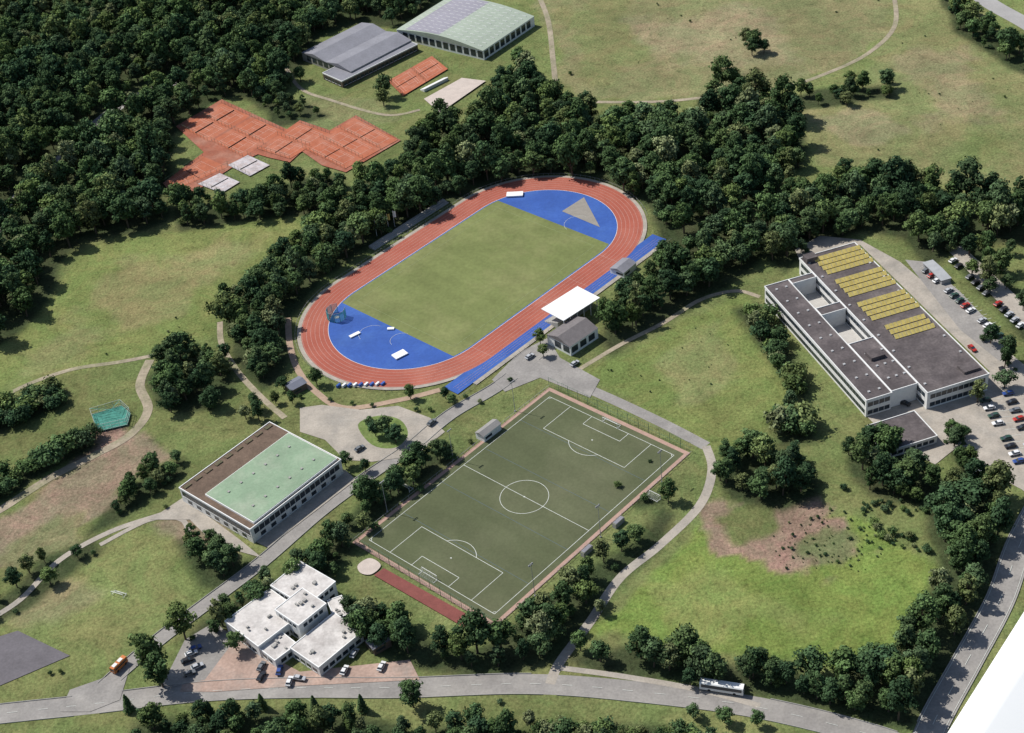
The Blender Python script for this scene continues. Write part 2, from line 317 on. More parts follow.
def kerb(line,off,skip):
    V=[];Fc=[]; segs=[]; cur=[]
    for i in range(len(line)-1):
        a=np.array(line[i]);b=np.array(line[i+1]);n=max(1,int(np.linalg.norm(b-a)/2)); d=(b-a)/(np.linalg.norm(b-a)+1e-9);nn=np.array([-d[1],d[0]])
        for k in range(n):
            p=a+(b-a)*k/n+nn*off; bad=False
            for (l2,w2) in skip:
                l2=np.array(l2); dd=np.hypot(*(l2-p).T)
                if dd.min()<w2/2+3.2: bad=True;break
            if bad:
                if len(cur)>1: segs.append(cur)
                cur=[]
            else: cur.append(tuple(p))
    if len(cur)>1: segs.append(cur)
    for s in segs:
        strip_geo(s,0.10,-0.10,0.34,V,Fc)
        for side in (0.10,-0.10):
            b=len(V)
            for i in range(len(s)):
                a=np.array(s[max(i-1,0)]);c=np.array(s[min(i+1,len(s)-1)]);d=(c-a)/(np.linalg.norm(c-a)+1e-9);q=np.array(s[i])+np.array([-d[1],d[0]])*side
                V.append((q[0],q[1],0.0));V.append((q[0],q[1],0.338))
            for i in range(len(s)-1): Fc.append((b+2*i,b+2*i+2,b+2*i+3,b+2*i+1))
    if V: mk('kerb',V,Fc,CONC)
dense=[([tuple(q) for q in catmull(l,False,4)],w) for l,w in ROADS]
kerb(main_line,4.35,dense[1:]); kerb(main_line,-4.35,dense[1:])
kerb(acc_line,3.1,[dense[0]]+dense[2:]); kerb(acc_line,-3.1,[dense[0]]+dense[2:])
kerb(st_line,4.6,dense[:4]); kerb(st_line,-4.6,dense[:4])
def dashes(name,line,off,w,dash,gap,z):
    V=[];Fc=[];pts=[]
    for i in range(len(line)-1):
        a=np.array(line[i]);b=np.array(line[i+1]);n=max(1,int(np.linalg.norm(b-a)))
        for k in range(n): pts.append(a+(b-a)*k/n)
    per=dash+gap; i=0
    while i+dash<len(pts):
        strip_geo([tuple(p) for p in pts[i:i+dash+1]],off+w/2,off-w/2,z,V,Fc); i+=per
    mk(name,V,Fc,LINE)
dashes('road_marking',main_line,0,0.13,3,6,nz()); dashes('road_marking',st_line,0,0.16,4,8,nz())
dashes('edge_line',st_line,3.9,0.13,8,0,nz()); dashes('edge_line',st_line,-3.9,0.13,8,0,nz())
def bays(A,B,n,length,side,name='parking_bay_lines'):
    A=np.array(G(*A));B=np.array(G(*B));d=(B-A)/np.linalg.norm(B-A);nn=np.array([-d[1],d[0]])*side;V=[];Fc=[];z=nz()
    for k in range(n+1): p=A+(B-A)*k/n; strip_geo([tuple(p),tuple(p+nn*length)],.07,-.07,z,V,Fc)
    mk(name,V,Fc,LINE)
bays((920,268),(990,330),16,5,1); bays((990,400),(1020,462),10,5,1)
# ------------------------------------------------------------------ football pitch
pit=empty('football_pitch',(*PC,0))
L_,W_=101.65,62.2
def rect(f,x0,x1,y0,y1): return [f(x0,y0),f(x1,y0),f(x1,y1),f(x0,y1)]
sheet('border_paving',rect(PL,-L_/2-4.6,L_/2+4.6,-W_/2-4.2,W_/2+4.2),PINK,pit)
sheet('turf',rect(PL,-L_/2-2.8,L_/2+2.8,-W_/2-2.6,W_/2+2.6),TURF,pit)
def lineseg(V,Fc,f,x0,y0,x1,y1,w,z):
    strip_geo([f(x0,y0),f(x1,y1)],w/2,-w/2,z,V,Fc)
def arc(V,Fc,f,cx,cy,r,a0,a1,w,z,n=64):
    pts=[f(cx+r*math.cos(a0+(a1-a0)*i/n),cy+r*math.sin(a0+(a1-a0)*i/n)) for i in range(n+1)]
    strip_geo(pts,w/2,-w/2,z,V,Fc)
def markings(f,L,W,lw,z,parent,mat_=LINE,name='line_markings',boxes=True):
    V=[];Fc=[];l,w=L/2,W/2; Z=[z]
    def s(x0,y0,x1,y1): Z[0]+=0.0007; lineseg(V,Fc,f,x0,y0,x1,y1,lw,Z[0])
    s(-l,-w,l,-w);s(-l,w,l,w);s(-l,-w,-l,w);s(l,-w,l,w)
    if boxes:
        s(0,-w,0,w)
        arc(V,Fc,f,0,0,9.15,0,2*math.pi,lw,z+0.012); arc(V,Fc,f,0,0,0.2,0,2*math.pi,0.3,z+0.013,10)
        for sg in (-1,1):
            for d,h in ((16.5,20.16),(5.5,9.16)):
                s(sg*l,h,sg*(l-d),h);s(sg*l,-h,sg*(l-d),-h);s(sg*(l-d),-h,sg*(l-d),h)
            t=math.acos(5.5/9.15); c=math.pi if sg>0 else 0
            arc(V,Fc,f,sg*(l-11),0,9.15,c-t,c+t,lw,z+0.014,24)
            arc(V,Fc,f,sg*(l-11),0,0.2,0,6.28,0.25,z+0.015,8)
            for sy in (-1,1):
                a=math.atan2(-sy,-sg); arc(V,Fc,f,sg*l,sy*w,1.0,a-math.pi/4,a+math.pi/4,lw,z+0.016,8)
    mk(name,V,Fc,mat_,parent)
zt=ZL[0]
BLL=mat('blue_line_paint',(0.09,0.13,0.16),0.8,0.1)
markings(PL,L_,W_,0.18,zt+0.03,pit)
V=[];Fc=[]
for k,x in enumerate((-33,-12,12,33)): lineseg(V,Fc,PL,x,-W_/2,x,W_/2,0.14,zt+0.01+k*0.001)
mk('training_lines',V,Fc,BLL,pit)
ZL[0]=zt+0.08
def cyl_geo(V,Fc,x,y,z0,z1,r0,r1=None,n=8):
    r1=r0 if r1 is None else r1;b=len(V)
    for z,r in ((z0,r0),(z1,r1)):
        for i in range(n): V.append((x+r*math.cos(6.2832*i/n),y+r*math.sin(6.2832*i/n),z))
    for i in range(n):
        j=(i+1)%n; Fc.append((b+i,b+j,b+n+j,b+n+i))
    Fc.append(tuple(b+n+i for i in range(n)))
def goal(f,x,y,a,dirn,wd=7.32,ht=2.44):
    cx,cy=f(x,y); e=empty('football_goal',(cx,cy,0))
    V=[];Fc=[]; g=lambda lx,ly: loc((cx,cy),a,lx,ly)
    t=0.13
    for sy in (-1,1):
        px,py=g(0,sy*wd/2); box_geo(V,Fc,px,py,0,ht,t,t,a)
        px,py=g(dirn*2.0,sy*wd/2); box_geo(V,Fc,px,py,0,1.2,0.08,0.08,a)
        px,py=g(dirn*1.0,sy*wd/2); box_geo(V,Fc,px,py,ZL[0],ZL[0]+0.1,1.8,0.1,a)
    px,py=g(0,0); box_geo(V,Fc,px,py,ht,ht+t,t,wd+t,a)
    px,py=g(dirn*2.0,0); box_geo(V,Fc,px,py,ZL[0],ZL[0]+0.1,0.1,wd-.1,a)
    mk('frame',V,Fc,WHITE,e)
    V=[];Fc=[]
    def bar(p,q,r=0.015):
        p=np.array(p);q=np.array(q);d=q-p;d/=np.linalg.norm(d);s=np.cross(d,[0.3,0.2,0.9]);s/=np.linalg.norm(s);b=len(V)
        for w_ in (p-s*r,p+s*r,q+s*r,q-s*r): V.append(tuple(w_))
        Fc.append((b,b+1,b+2,b+3))
    for i in range(20):
        yy=-wd/2+wd*i/19; A=(*g(0.08*dirn,yy),ht);B=(*g(dirn*1.0,yy),ht-0.25);C=(*g(dirn*2.0,yy),0.25); bar(A,B);bar(B,C)
    for k in range(8):
        tt=k/7; xx=1.0+tt; zz=(ht-0.25)*(1-tt)+0.25*tt; bar((*g(dirn*xx,-wd/2),zz),(*g(dirn*xx,wd/2),zz))
    mk('net',V,Fc,LINE,e)
goal(PL,-L_/2,0,PA,-1); goal(PL,L_/2,0,PA,1)
def px_goal(u,v,a,dirn=1,wd=5.0,ht=2.0):
    x,y=G(u,v); goal(lambda p,q:(x,y),0,0,a,dirn,wd,ht)
def fence(name,pts,h,step=4.0,matp=METAL,rails=(1.0,),mesh=True,pr=0.06):
    e=empty(name,(*pts[0],0)); V=[];Fc=[];N_=[];NF=[]
    for i in range(len(pts)-1):
        a=np.array(pts[i]);b=np.array(pts[i+1]);L=np.linalg.norm(b-a)
        if L<1e-6: continue
        n=max(1,round(L/step));d=(b-a)/L;ang=math.atan2(d[1],d[0])
        for k in range(n): q=a+(b-a)*k/n; box_geo(V,Fc,q[0],q[1],0,h,pr*2,pr*2,ang)
        m=(a+b)/2
        for r in rails: box_geo(V,Fc,m[0],m[1],h*r-0.06,h*r+0.005,L,pr*1.4,ang)
        if mesh:
            c=int(L)
            for k in range(c): q=a+d*k; box_geo(N_,NF,q[0],q[1],0.05,h-0.08,0.03,0.03,ang)
    mk('posts_and_rails',V,Fc,matp,e)
    if mesh: mk('mesh_wires',N_,NF,matp,e)
GRNP=mat('green_fence_paint',(0.10,0.17,0.12),0.6,0.1)
hx,hy=L_/2+4.9,W_/2+4.5
fence('ball_stop_fence',[PL(hx,hy),PL(hx,-hy)],5.0,5,GRNP,(0.5,1.0))
fence('ball_stop_fence',[PL(-hx,hy),PL(-hx,-hy)],5.0,5,GRNP,(0.5,1.0))
fence('pitch_railing',[PL(-hx,-hy),PL(hx,-hy)],1.1,3,METAL,(1.0,),False)
fence('pitch_railing',[PL(-hx,hy),PL(hx,hy)],1.1,3,METAL,(1.0,),False)
def floodlight(x,y,h,tx,ty):
    e=empty('floodlight_mast',(x,y,0)); V=[];Fc=[]
    cyl_geo(V,Fc,x,y,0,h,0.14,0.07,8); cyl_geo(V,Fc,x,y,0,0.5,0.35,0.35,8); a=math.atan2(ty-y,tx-x)
    box_geo(V,Fc,x,y,h-0.2,h,0.12,2.2,a); mk('mast',V,Fc,METAL,e)
    V=[];Fc=[]
    for s in (-0.8,0,0.8):
        p=loc((x,y),a,0.3,s); box_geo(V,Fc,p[0],p[1],h-0.15,h+0.3,0.3,0.5,a)
    mk('lamp_heads',V,Fc,METAL,e)
for x in (-36,0,36):
    for y in (-hy-1,hy+1):
        p=PL(x,y);q=PL(x,0);floodlight(p[0],p[1],15,q[0],q[1])
for x in (-9,9):
    p=PL(x,-hy-2.0) ; e=empty('team_shelter',(*p,0)); box('back_wall',*loc(p,PA,0,-0.8),0,2.1,5,0.12,PA,CONC,e); box('roof',*p,2.103,2.2,4.4,1.5,PA,SROOF,e)
    box('bench',*loc(p,PA,0,-0.4),0.3,0.45,4.6,0.4,PA,METAL,e); box('side_wall_1',*loc(p,PA,-2.45,0.03),0,2.1,0.1,1.5,PA,CONC,e); box('side_wall_2',*loc(p,PA,2.45,0.03),0,2.1,0.1,1.5,PA,CONC,e)
# ------------------------------------------------------------------ athletics stadium
st=empty('athletics_stadium',(*TC,0))
def oval_line(R,half=42.195,n=48):
    o=[]
    for i in range(n+1):
        a=-math.pi/2+math.pi*i/n; o.append(TL(half+R*math.cos(a),R*math.sin(a)))
    for i in range(n+1):
        a=math.pi/2+math.pi*i/n; o.append(TL(-half+R*math.cos(a),R*math.sin(a)))
    return o
sheet('outer_kerb_apron',oval_line(50.2),PAVE,st)
sheet('stand_front_paving',rect(TL,-60,66,-56.0,-46),PAVE,st)
sheet('sprint_straight',rect(TL,-69,69,-53.9,-46),BLUE,st)
sheet('running_track',oval_line(48.4),TRK,st)
zb=nz(); sheet('infield_blue',oval_line(36.4),BLUE,st,z=zb)
xg=51.5
def edge(y):
    r=[]
    for x in np.linspace(-xg,xg,61):
        dx=max(0,abs(x)-42.195); r.append((x,y*math.sqrt(35.8**2-dx*dx)))
    return r
lo=edge(-1);hi=edge(1)[::-1]
sheet('infield_lawn',[TL(*p) for p in lo+hi],LAWN,st)
zl=nz(); V=[];Fc=[]
for k in range(7):
    strip_geo(oval_line(36.6+k*1.9),0.05,-0.05,zl+0.001*k,V,Fc,True)
for k,x in enumerate((42.195,-42.195,0,20)):
    lineseg(V,Fc,TL,x,-48,x,-36.6,0.1,zl+0.01+k*0.001)
for k,y in enumerate((-49.6,-50.9,-52.2)): lineseg(V,Fc,TL,-67,y,67,y,0.07,zl+0.02+k*0.001)
mk('lane_lines',V,Fc,mat('lane_paint',(0.50,0.33,0.29),0.8,0.05),st)
ribbon('kerb_rail',oval_line(36.45),0.12,WHITE,st,closed=True)
markings(TL,93,60,0.11,nz()+0.01,st,mat('faded_line',(0.25,0.29,0.15),0.9,0.1),boxes=False); ZL[0]+=0.06
psheet('shot_put_sector',[(562,212),(584,198),(600,228)],mat('cinder',(0.26,0.24,0.21),0.95,0.1),st)
V=[];Fc=[];zz=nz()
for k,(x,y) in enumerate(((-56,-8),(-60,6),(57,-12))): arc(V,Fc,TL,x,y,5+k,0.2,2.9,0.10,zz+k*.001,20)
mk('event_markings',V,Fc,LINE,st)
ol=oval_line(51.0,n=30)
fence('track_railing',[p for p in ol[8:-7]],1.1,3,METAL,(1.0,),False,0.05)
fence('straight_railing',[TL(-70,-56),TL(-6,-56)],1.1,3,METAL,(1.0,),False,0.05)
fence('straight_railing',[TL(34,-56),TL(70,-56)],1.1,3,METAL,(1.0,),False,0.05)
def mat_box(name,u,v,lx,ly,h,a):
    x,y=G(u,v); e=empty(name,(x,y,0))
    box('cover_roof',x,y,h*0.55,h,lx,ly,a,WHITE,e); box('cushion_base',x,y,0,h*0.548,lx-0.3,ly-0.3,a,BLUE,e)
mat_box('pole_vault_mat',515,196,8,4,1.3,TA-0.9)
mat_box('high_jump_mat',400,356,6,4,1.1,TA-.2)
mat_box('high_jump_mat',391,330,3,1.6,1.0,TA-.9)
mat_box('high_jump_mat',355,336,5,1.8,1.0,TA-.2)
def cage(u,v,rad=4.2,h=5.0):
    x,y=G(u,v); e=empty('hammer_throw_cage',(x,y,0)); V=[];Fc=[]; N_=[];NF=[]
    pts=[loc((x,y),TA+math.radians(40+ i*35),rad,0) for i in range(9)]
    for p in pts: cyl_geo(V,Fc,p[0],p[1],0,h,0.09,0.07,6)
    for i in range(8):
        a=np.array(pts[i]);b=np.array(pts[i+1]);L=np.linalg.norm(b-a);d=(b-a)/L;ang=math.atan2(d[1],d[0]);m=(a+b)/2
        box_geo(V,Fc,m[0],m[1],h-0.1,h,L,0.1,ang)
        for k in range(8): q=a+(b-a)*(k+.5)/8; box_geo(N_,NF,q[0],q[1],0.05,h-0.15,0.09,0.07,ang)
        for k in range(8): box_geo(N_,NF,m[0],m[1],0.4+k*0.55,0.49+k*0.55,L-0.1,0.06,ang)
    mk('posts',V,Fc,METAL,e); mk('net',N_,NF,mat('cyan_net',(0.07,0.36,0.38),0.8,0.1),e)
    V=[];Fc=[];cyl_geo(V,Fc,x,y,0.02,ZL[0]+0.03,1.1,1.1,20);mk('throwing_circle',V,Fc,CONC,e)
cage(337,318)
def flagpole(u,v,h=9):
    x,y=G(u,v);e=empty('flagpole',(x,y,0));V=[];Fc=[];cyl_geo(V,Fc,x,y,0,h,0.10,0.06,8);cyl_geo(V,Fc,x,y,h,h+0.2,0.12,0.02,8);mk('pole',V,Fc,WHITE,e)
    V=[];Fc=[]; n=7
    for i in range(n):
        xx=x+0.08+1.3*i/(n-1);yy=y+0.18*math.sin(i*1.3)
        V.append((xx,yy,h-0.2));V.append((xx,yy,h-3.6))
    for i in range(n-1):Fc.append((2*i,2*i+1,2*i+3,2*i+2))
    mk('flag',V,Fc,random.choice([WHITE,YEL]),e)
for u,v in ((377,236),(383,233),(389,230),(395,227)): flagpole(u,v)
e=empty('terrace_seating',(*TL(20,58),0)); V=[];Fc=[]
for k in range(3): q=TL(12,54.5+k*1.3); box_geo(V,Fc,q[0],q[1],0,.45+.4*k,50,1.28,TA)
mk('steps',V,Fc,CONC,e)
e=empty('advertising_boards',(*G(362,388),0)); V=[];Fc=[];V2=[];F2=[]
A=np.array(G(336,387));B=np.array(G(386,385));d=B-A;ang=math.atan2(d[1],d[0]);L=np.linalg.norm(d)
for k in range(9):
    q=A+d*(k+.5)/9; box_geo(*( (V,Fc) if k%2 else (V2,F2)),q[0],q[1],0.15,1.3,L/9-0.2,0.9,ang+1.0)
mk('boards_white',V,Fc,WHITE,e);mk('boards_blue',V2,F2,BLUE,e)
# ------------------------------------------------------------------ buildings
def fitrect(px,z):
    p=[np.array(q) for q in GG(px,z)]
    c=sum(p)/4; a1=(p[1]-p[0])+(p[2]-p[3]); a2=(p[3]-p[0])+(p[2]-p[1])
    t1=math.atan2(a1[1],a1[0]); t2=math.atan2(a2[1],a2[0])
    s=1 if math.sin(t2-t1)>0 else -1
    t2c=t2-s*math.pi/2
    d=(t2c-t1+math.pi)%(2*math.pi)-math.pi; w=np.linalg.norm(a2)/(np.linalg.norm(a1)+np.linalg.norm(a2))
    t=t1+d*w
    return c[0],c[1],np.linalg.norm(a1)/2,np.linalg.norm(a2)/2,t
def flat_block(e,c,z0,z1,lx,ly,a,wall,roof,par=0.5,fascia=WHITEW,win=None,tag=''):
    cx,cy=c
    box('walls'+tag,cx,cy,z0,z1,lx,ly,a,wall,e)
    box('roof_deck'+tag,cx,cy,z1+0.003,z1+0.12,lx-0.02,ly-0.02,a,roof,e)
    V=[];Fc=[];t=0.3
    for sx,sy,bx,by in ((0,ly/2+0.02,lx+t+0.04,t),(0,-ly/2-0.02,lx+t+0.04,t),(lx/2+0.02,0,t,ly-t+0.03),(-lx/2-0.02,0,t,ly-t+0.03)):
        p=loc(c,a,sx,sy); box_geo(V,Fc,p[0],p[1],z1-0.35,z1+par,bx,by,a)
    mk('parapet'+tag,V,Fc,fascia,e)
    if win:
        V=[];Fc=[];V2=[];F2=[]
        for (w0,w1,sp,ww) in win:
            for side in range(4):
                L=lx if side<2 else ly; n=int((L-1.2)/sp)
                for k in range(n):
                    s=(k-(n-1)/2)*sp
                    if side==0:q=(s,ly/2+.03);bx,by=ww,0.1
                    elif side==1:q=(s,-ly/2-.03);bx,by=ww,0.1
                    elif side==2:q=(lx/2+.03,s);bx,by=0.1,ww
                    else:q=(-lx/2-.03,s);bx,by=0.1,ww
                    p=loc(c,a,*q); box_geo(V,Fc,p[0],p[1],w0,w1,bx,by,a)
                    box_geo(V2,F2,p[0],p[1],w0-0.18,w0-0.01,bx+(0.1 if by==0.1 else 0.15),by+(0.15 if by==0.1 else 0.1),a)
        mk('windows'+tag,V,Fc,GLASS,e); mk('window_sills'+tag,V2,F2,WHITE,e)
def rooftop(e,c,a,z,items,mat_=METAL,tag='rooftop_units'):
    V=[];Fc=[]
    for x,y,lx,ly,h in items:
        p=loc(c,a,x,y);box_geo(V,Fc,p[0],p[1],z,z+h,lx,ly,a)
    mk(tag,V,Fc,mat_,e)
cx,cy,lx,ly,a=fitrect([(185,490),(265,420),(345,462),(245,528)],7.0)
e=empty('sports_hall',(cx,cy,0))
flat_block(e,(cx,cy),0,7.0,lx,ly,a,WHITEW,BROOF,0.35,WHITE,[(3.6,6.0,2.6,2.3),(0.9,2.6,5.2,2.4)])
cx2,cy2,lx2,ly2,a2=fitrect([(206,496),(287,431),(341,461),(250,519)],8.0)
box('raised_roof_walls',cx2,cy2,7.12,8.0,lx2,ly2,a,WHITE,e); box('green_roof',cx2,cy2,8.003,8.1,lx2-0.5,ly2-0.5,a,GROOF,e)
rooftop(e,(cx2,cy2),a,8.1,[(x,y,0.9,0.9,0.35) for x in np.linspace(-lx2/2+6,lx2/2-6,6) for y in (-ly2/4,ly2/4)],CONC,'skylights')
V=[];Fc=[]
for k in range(9):
    p=loc((cx,cy),a,-lx/2+2.5+k*(lx-5)/8, ly/2-2.0); box_geo(V,Fc,p[0],p[1],7.12,7.5,3.2,1.6,a)
mk('plant_trays',V,Fc,mat('roof_plants',(0.13,0.10,0.065),0.95,0.3,0.5,2,col2=(0.08,0.10,0.05)),e)
e=empty('white_community_building',G(295,620))
flats=[([(228,620),(270,588),(300,612),(258,650)],5.5),([(270,586),(300,562),(336,582),(306,606)],7.0),([(276,608),(302,590),(326,602),(298,628)],8.2),([(290,648),(335,612),(360,632),(320,668)],4.6),([(258,648),(280,630),(297,645),(275,660)],4.0),([(326,598),(340,600),(352,612),(336,620)],4.0)]
for k,(px,h) in enumerate(flats):
    c0,c1,l1,l2,a1=fitrect(px,h); 
    flat_block(e,(c0,c1),0.0,h,l1,l2,a1,WHITEW,WROOF,0.3,WHITE,[(1.0,2.6,3.0,2.2)] if h<5.6 else [(1.0,2.6,3.0,2.2),(h-2.4,h-1.0,2.4,1.6)],'_%d'%k)
    its=[(random.uniform(-.4,.4)*l1,random.uniform(-.4,.4)*l2,random.uniform(.6,1.5),random.uniform(.6,1.5),random.uniform(.4,.9)) for _ in range(5)]
    rooftop(e,(c0,c1),a1,h+.12,its,CONC,'vents_%d'%k)
# school: two parallel wings joined by cross bars round open courtyards
HS=8.0
e=empty('school_building',G(880,330))
pa=np.array(G(768,286,HS));pb=np.array(G(863,402,HS))
q1=np.array(G(851,244,HS));q2=np.array(G(993,373,HS))
u1=(pb-pa)/np.linalg.norm(pb-pa);u2=(q2-q1)/np.linalg.norm(q2-q1); yd=(u1+u2)/np.linalg.norm(u1+u2)
xd=np.array([-yd[1],yd[0]])
if (q1-pa)@xd<0: xd=-xd
mw=(pa+pb)/2; YW=np.linalg.norm(pb-pa); pa=mw-yd*YW/2
a1=math.atan2(xd[1],xd[0])
XW=((q1-pa)@xd+(q2-pa)@xd)/2; YE0=(q1-pa)@yd; YE1=(q2-pa)@yd
def SLc(x,y): q=pa+xd*x+yd*y; return (q[0],q[1])
def bar(x0,x1,y0,y1,h,tag,win=None,roof=DROOF,par=0.45,wall=WHITEW):
    p=SLc((x0+x1)/2,(y0+y1)/2); flat_block(e,p,0,h,x1-x0,y1-y0,a1,wall,roof,par,WHITEW,win,tag)
WN=[(1.0,2.9,2.4,2.15),(4.8,6.8,2.4,2.15)]
f1,f2=0.22,0.46
bar(0,f1*XW,0,YW,HS,'_west_wing',WN)
bar(f2*XW,XW,YE0,YE1,HS-0.02,'_east_wing',WN)
for t0,t1,tg in ((0.0,0.04,'_bar_a'),(0.28,0.34,'_bar_b'),(0.60,0.99,'_bar_c')):
    bar(f1*XW+0.36,f2*XW-0.36,t0*YW,t1*YW,HS-0.05,tg)
sheet('courtyard_paving',[SLc(f1*XW,0),SLc(f2*XW,0),SLc(f2*XW,YW*.65),SLc(f1*XW,YW*.65)],mat('light_paving',(.45,.43,.40),.9,.1),e)
def solar(y0,n,rowl,xc,step):
    V=[];Fc=[];V2=[];F2=[];V3=[];F3=[]
    for k in range(n):
        yy0=y0+k*step
        b=len(V); z0,z1=HS+0.35,HS+1.4; w=1.1
        for xx,yy,zz in ((-rowl/2,w,z0),(rowl/2,w,z0),(rowl/2,-w*0.6,z1),(-rowl/2,-w*0.6,z1)):
            q=SLc(xc+xx,yy0+yy); V.append((q[0],q[1],zz))
        for xx,yy,zz in ((-rowl/2,-w,z0),(rowl/2,-w,z0)):
            q=SLc(xc+xx,yy0+yy); V.append((q[0],q[1],zz))
        Fc.append((b,b+1,b+2,b+3)); Fc.append((b+3,b+2,b+5,b+4))
        for s in np.linspace(-rowl/2,rowl/2,11):
            b=len(V2)
            for yy,zz in ((w+.03,z0+.03),(-w*.6,z1+.05)):
                for dx in (-.06,.06): q=SLc(xc+s+dx,yy0+yy); V2.append((q[0],q[1],zz))
            F2.append((b,b+1,b+3,b+2))
        for s in (-rowl/2+.3,0,rowl/2-.3):
            q=SLc(xc+s,yy0-w-.12); box_geo(V3,F3,q[0],q[1],HS+.12,HS+.6,.15,.15,a1)
    mk('solar_collectors',V,Fc,YEL,e); mk('collector_ribs',V2,F2,METAL,e); mk('collector_feet',V3,F3,METAL,e)
Ly=YE1-YE0
xc=0.775*XW
for y_,n_,l_ in ((0.045,4,22),(0.225,4,22),(0.405,4,22),(0.585,3,18)): solar(YE0+y_*Ly,n_,l_,xc,3.6)
V=[];Fc=[]
for fx in (0.07,0.16,0.50,0.96):
    for t in np.linspace(0.05,0.95,9):
        q=SLc(fx*XW,(YE0+t*Ly) if fx>.4 else t*YW); box_geo(V,Fc,q[0],q[1],HS+.1,HS+.5,.9,.9,a1)
for fx in (.29,.36,.43):
    for t in (.7,.8,.9): q=SLc(fx*XW,t*YW); box_geo(V,Fc,q[0],q[1],HS+.05,HS+.45,.9,.9,a1)
mk('roof_lights',V,Fc,mat('dome_light',(.4,.4,.4),.4,.1),e)
V=[];Fc=[]
for fx,t,bx,by,h in ((0.34,0.72,6,5,1.6),(0.53,0.03,5,4,2.4),(0.9,0.94,7,5,1.2)):
    q=SLc(fx*XW,YE0+t*Ly); box_geo(V,Fc,q[0],q[1],HS+.125,HS+h,bx,by,a1)
mk('stair_heads',V,Fc,DROOF,e)
c0,c1,l3,l4,a3=fitrect([(868,425),(915,412),(940,440),(885,448)],3.5)
e=empty('school_annex',(c0,c1,0)); flat_block(e,(c0,c1),0,3.5,l3,l4,a1,WHITEW,DROOF,0.4,WHITEW,[(1,2.5,2.6,2.0)])
def gable(name,px,h,rise,wall,roof,n=1,ribs=0,eave=0.4):
    c0,c1,l1,l2,a=fitrect(px,h); e=empty(name,(c0,c1,0)); box('walls',c0,c1,0,h,l1,l2,a,wall,e)
    V=[];Fc=[];w=l2/n
    for k in range(n):
        y0=-l2/2+k*w;b=len(V)
        steps=8
        for i in range(steps+1):
            t=i/steps; y=y0+t*w; z=h+0.02+rise*(1-abs(2*t-1)) if ribs>=0 else h+0.02+rise*math.sin(math.pi*t)
            for x in (-l1/2-eave,l1/2+eave):
                q=loc((c0,c1),a,x,y); V.append((q[0],q[1],z))
        for i in range(steps):Fc.append((b+2*i,b+2*i+1,b+2*i+3,b+2*i+2))
        Fc.append(tuple(b+2*i for i in range(steps+1)));Fc.append(tuple(b+2*i+1 for i in range(steps,-1,-1)))
    mk('roof',V,Fc,roof,e)
    V=[];Fc=[]
    for k in range(int(l1/5)):
        for s in (-1,1):
            q=loc((c0,c1),a,-l1/2+2.5+5*k,s*(l2/2+.03)); box_geo(V,Fc,q[0],q[1],1.2,h-0.8,3.6,0.08,a)
    for k in range(int(l2/5)):
        for s in (-1,1):
            q=loc((c0,c1),a,s*(l1/2+.03),-l2/2+2.5+5*k); box_geo(V,Fc,q[0],q[1],1.2,h-0.8,0.08,3.6,a)
    if V: mk('windows',V,Fc,GLASS,e)
    return e,(c0,c1),l1,l2,a
gable('tennis_hall',[(303,52),(360,23),(412,40),(350,72)],5,2.0,CONC,SROOF,2)
GHR=mat('hall_roof_sheet',(0.33,0.38,0.31),0.7,0.08,0.1,1)
e,c,l1_,l2_,a_=gable('indoor_tennis_hall',[(408,30),(445,-8),(527,20),(482,52)],6,3.0,WHITEW,GHR,1,-1)
V=[];Fc=[]
for k in range(12):
    for t in np.linspace(0.08,0.92,11):
        qq=loc(c,a_,-l1_/2+3+k*(l1_-6)/11,-l2_/2+t*l2_); z=6+3.0*math.sin(math.pi*t)+0.05; box_geo(V,Fc,qq[0],qq[1],z-0.3,z+0.10,0.2,l2_*0.06,a_)
mk('roof_ribs',V,Fc,WHITEW,e)
V=[];Fc=[]
for i in range(6):
    t=0.5+i*0.08
    for x in (-l1_/2+.5,l1_/2-.5): q=loc(c,a_,x,-l2_/2+t*l2_); V.append((*q,6.06+3.0*math.sin(math.pi*t)))
for i in range(5): Fc.append((2*i,2*i+1,2*i+3,2*i+2))
mk('grey_roof_half',V,Fc,mat('hall_roof_mauve',(0.27,0.26,0.30),0.7,0.08,0.1,1),e)
c0,c1,lA,lB,aA=fitrect([(325,72),(400,36),(412,44),(343,84)],4.0)
e=empty('clubhouse',(c0,c1,0)); flat_block(e,(c0,c1),0,4.0,lA,lB,aA,BROWNW,SROOF,0.3,WHITEW,[(1,2.6,3,2.2)])
cx,cy,lx,ly,a=fitrect([(543,309),(577,285),(599,298),(563,321)],7.0)
e=empty('grandstand',(cx,cy,0)); box('canopy_roof',cx,cy,6.7,7.0,lx,ly,a,WHITE,e)
V=[];Fc=[]
for k in range(6):
    x=-lx/2+1+k*(lx-2)/5
    q=loc((cx,cy),a,x,-ly/2+1.0); box_geo(V,Fc,q[0],q[1],0,6.4,0.3,0.3,a)
    q=loc((cx,cy),a,x,0); box_geo(V,Fc,q[0],q[1],6.41,6.69,0.25,ly,a)
mk('columns_and_beams',V,Fc,WHITEW,e)
V=[];Fc=[]
for k in range(7):
    q=loc((cx,cy),a,0,ly/2-1.2-k*1.2); box_geo(V,Fc,q[0],q[1],0,0.5+k*0.45,lx-1,1.19,a)
mk('seating_tiers',V,Fc,CONC,e)
gable('stadium_clubhouse',[(547,334),(574,317),(598,328),(570,347)],5.0,2.2,WHITEW,mat('slate_roof',(0.16,0.145,0.145),0.85,0.15,0.5,3),1)
gable('judges_house',[(610,268),(622,258),(636,263),(624,273)],3.0,1.2,WHITEW,SROOF,1)
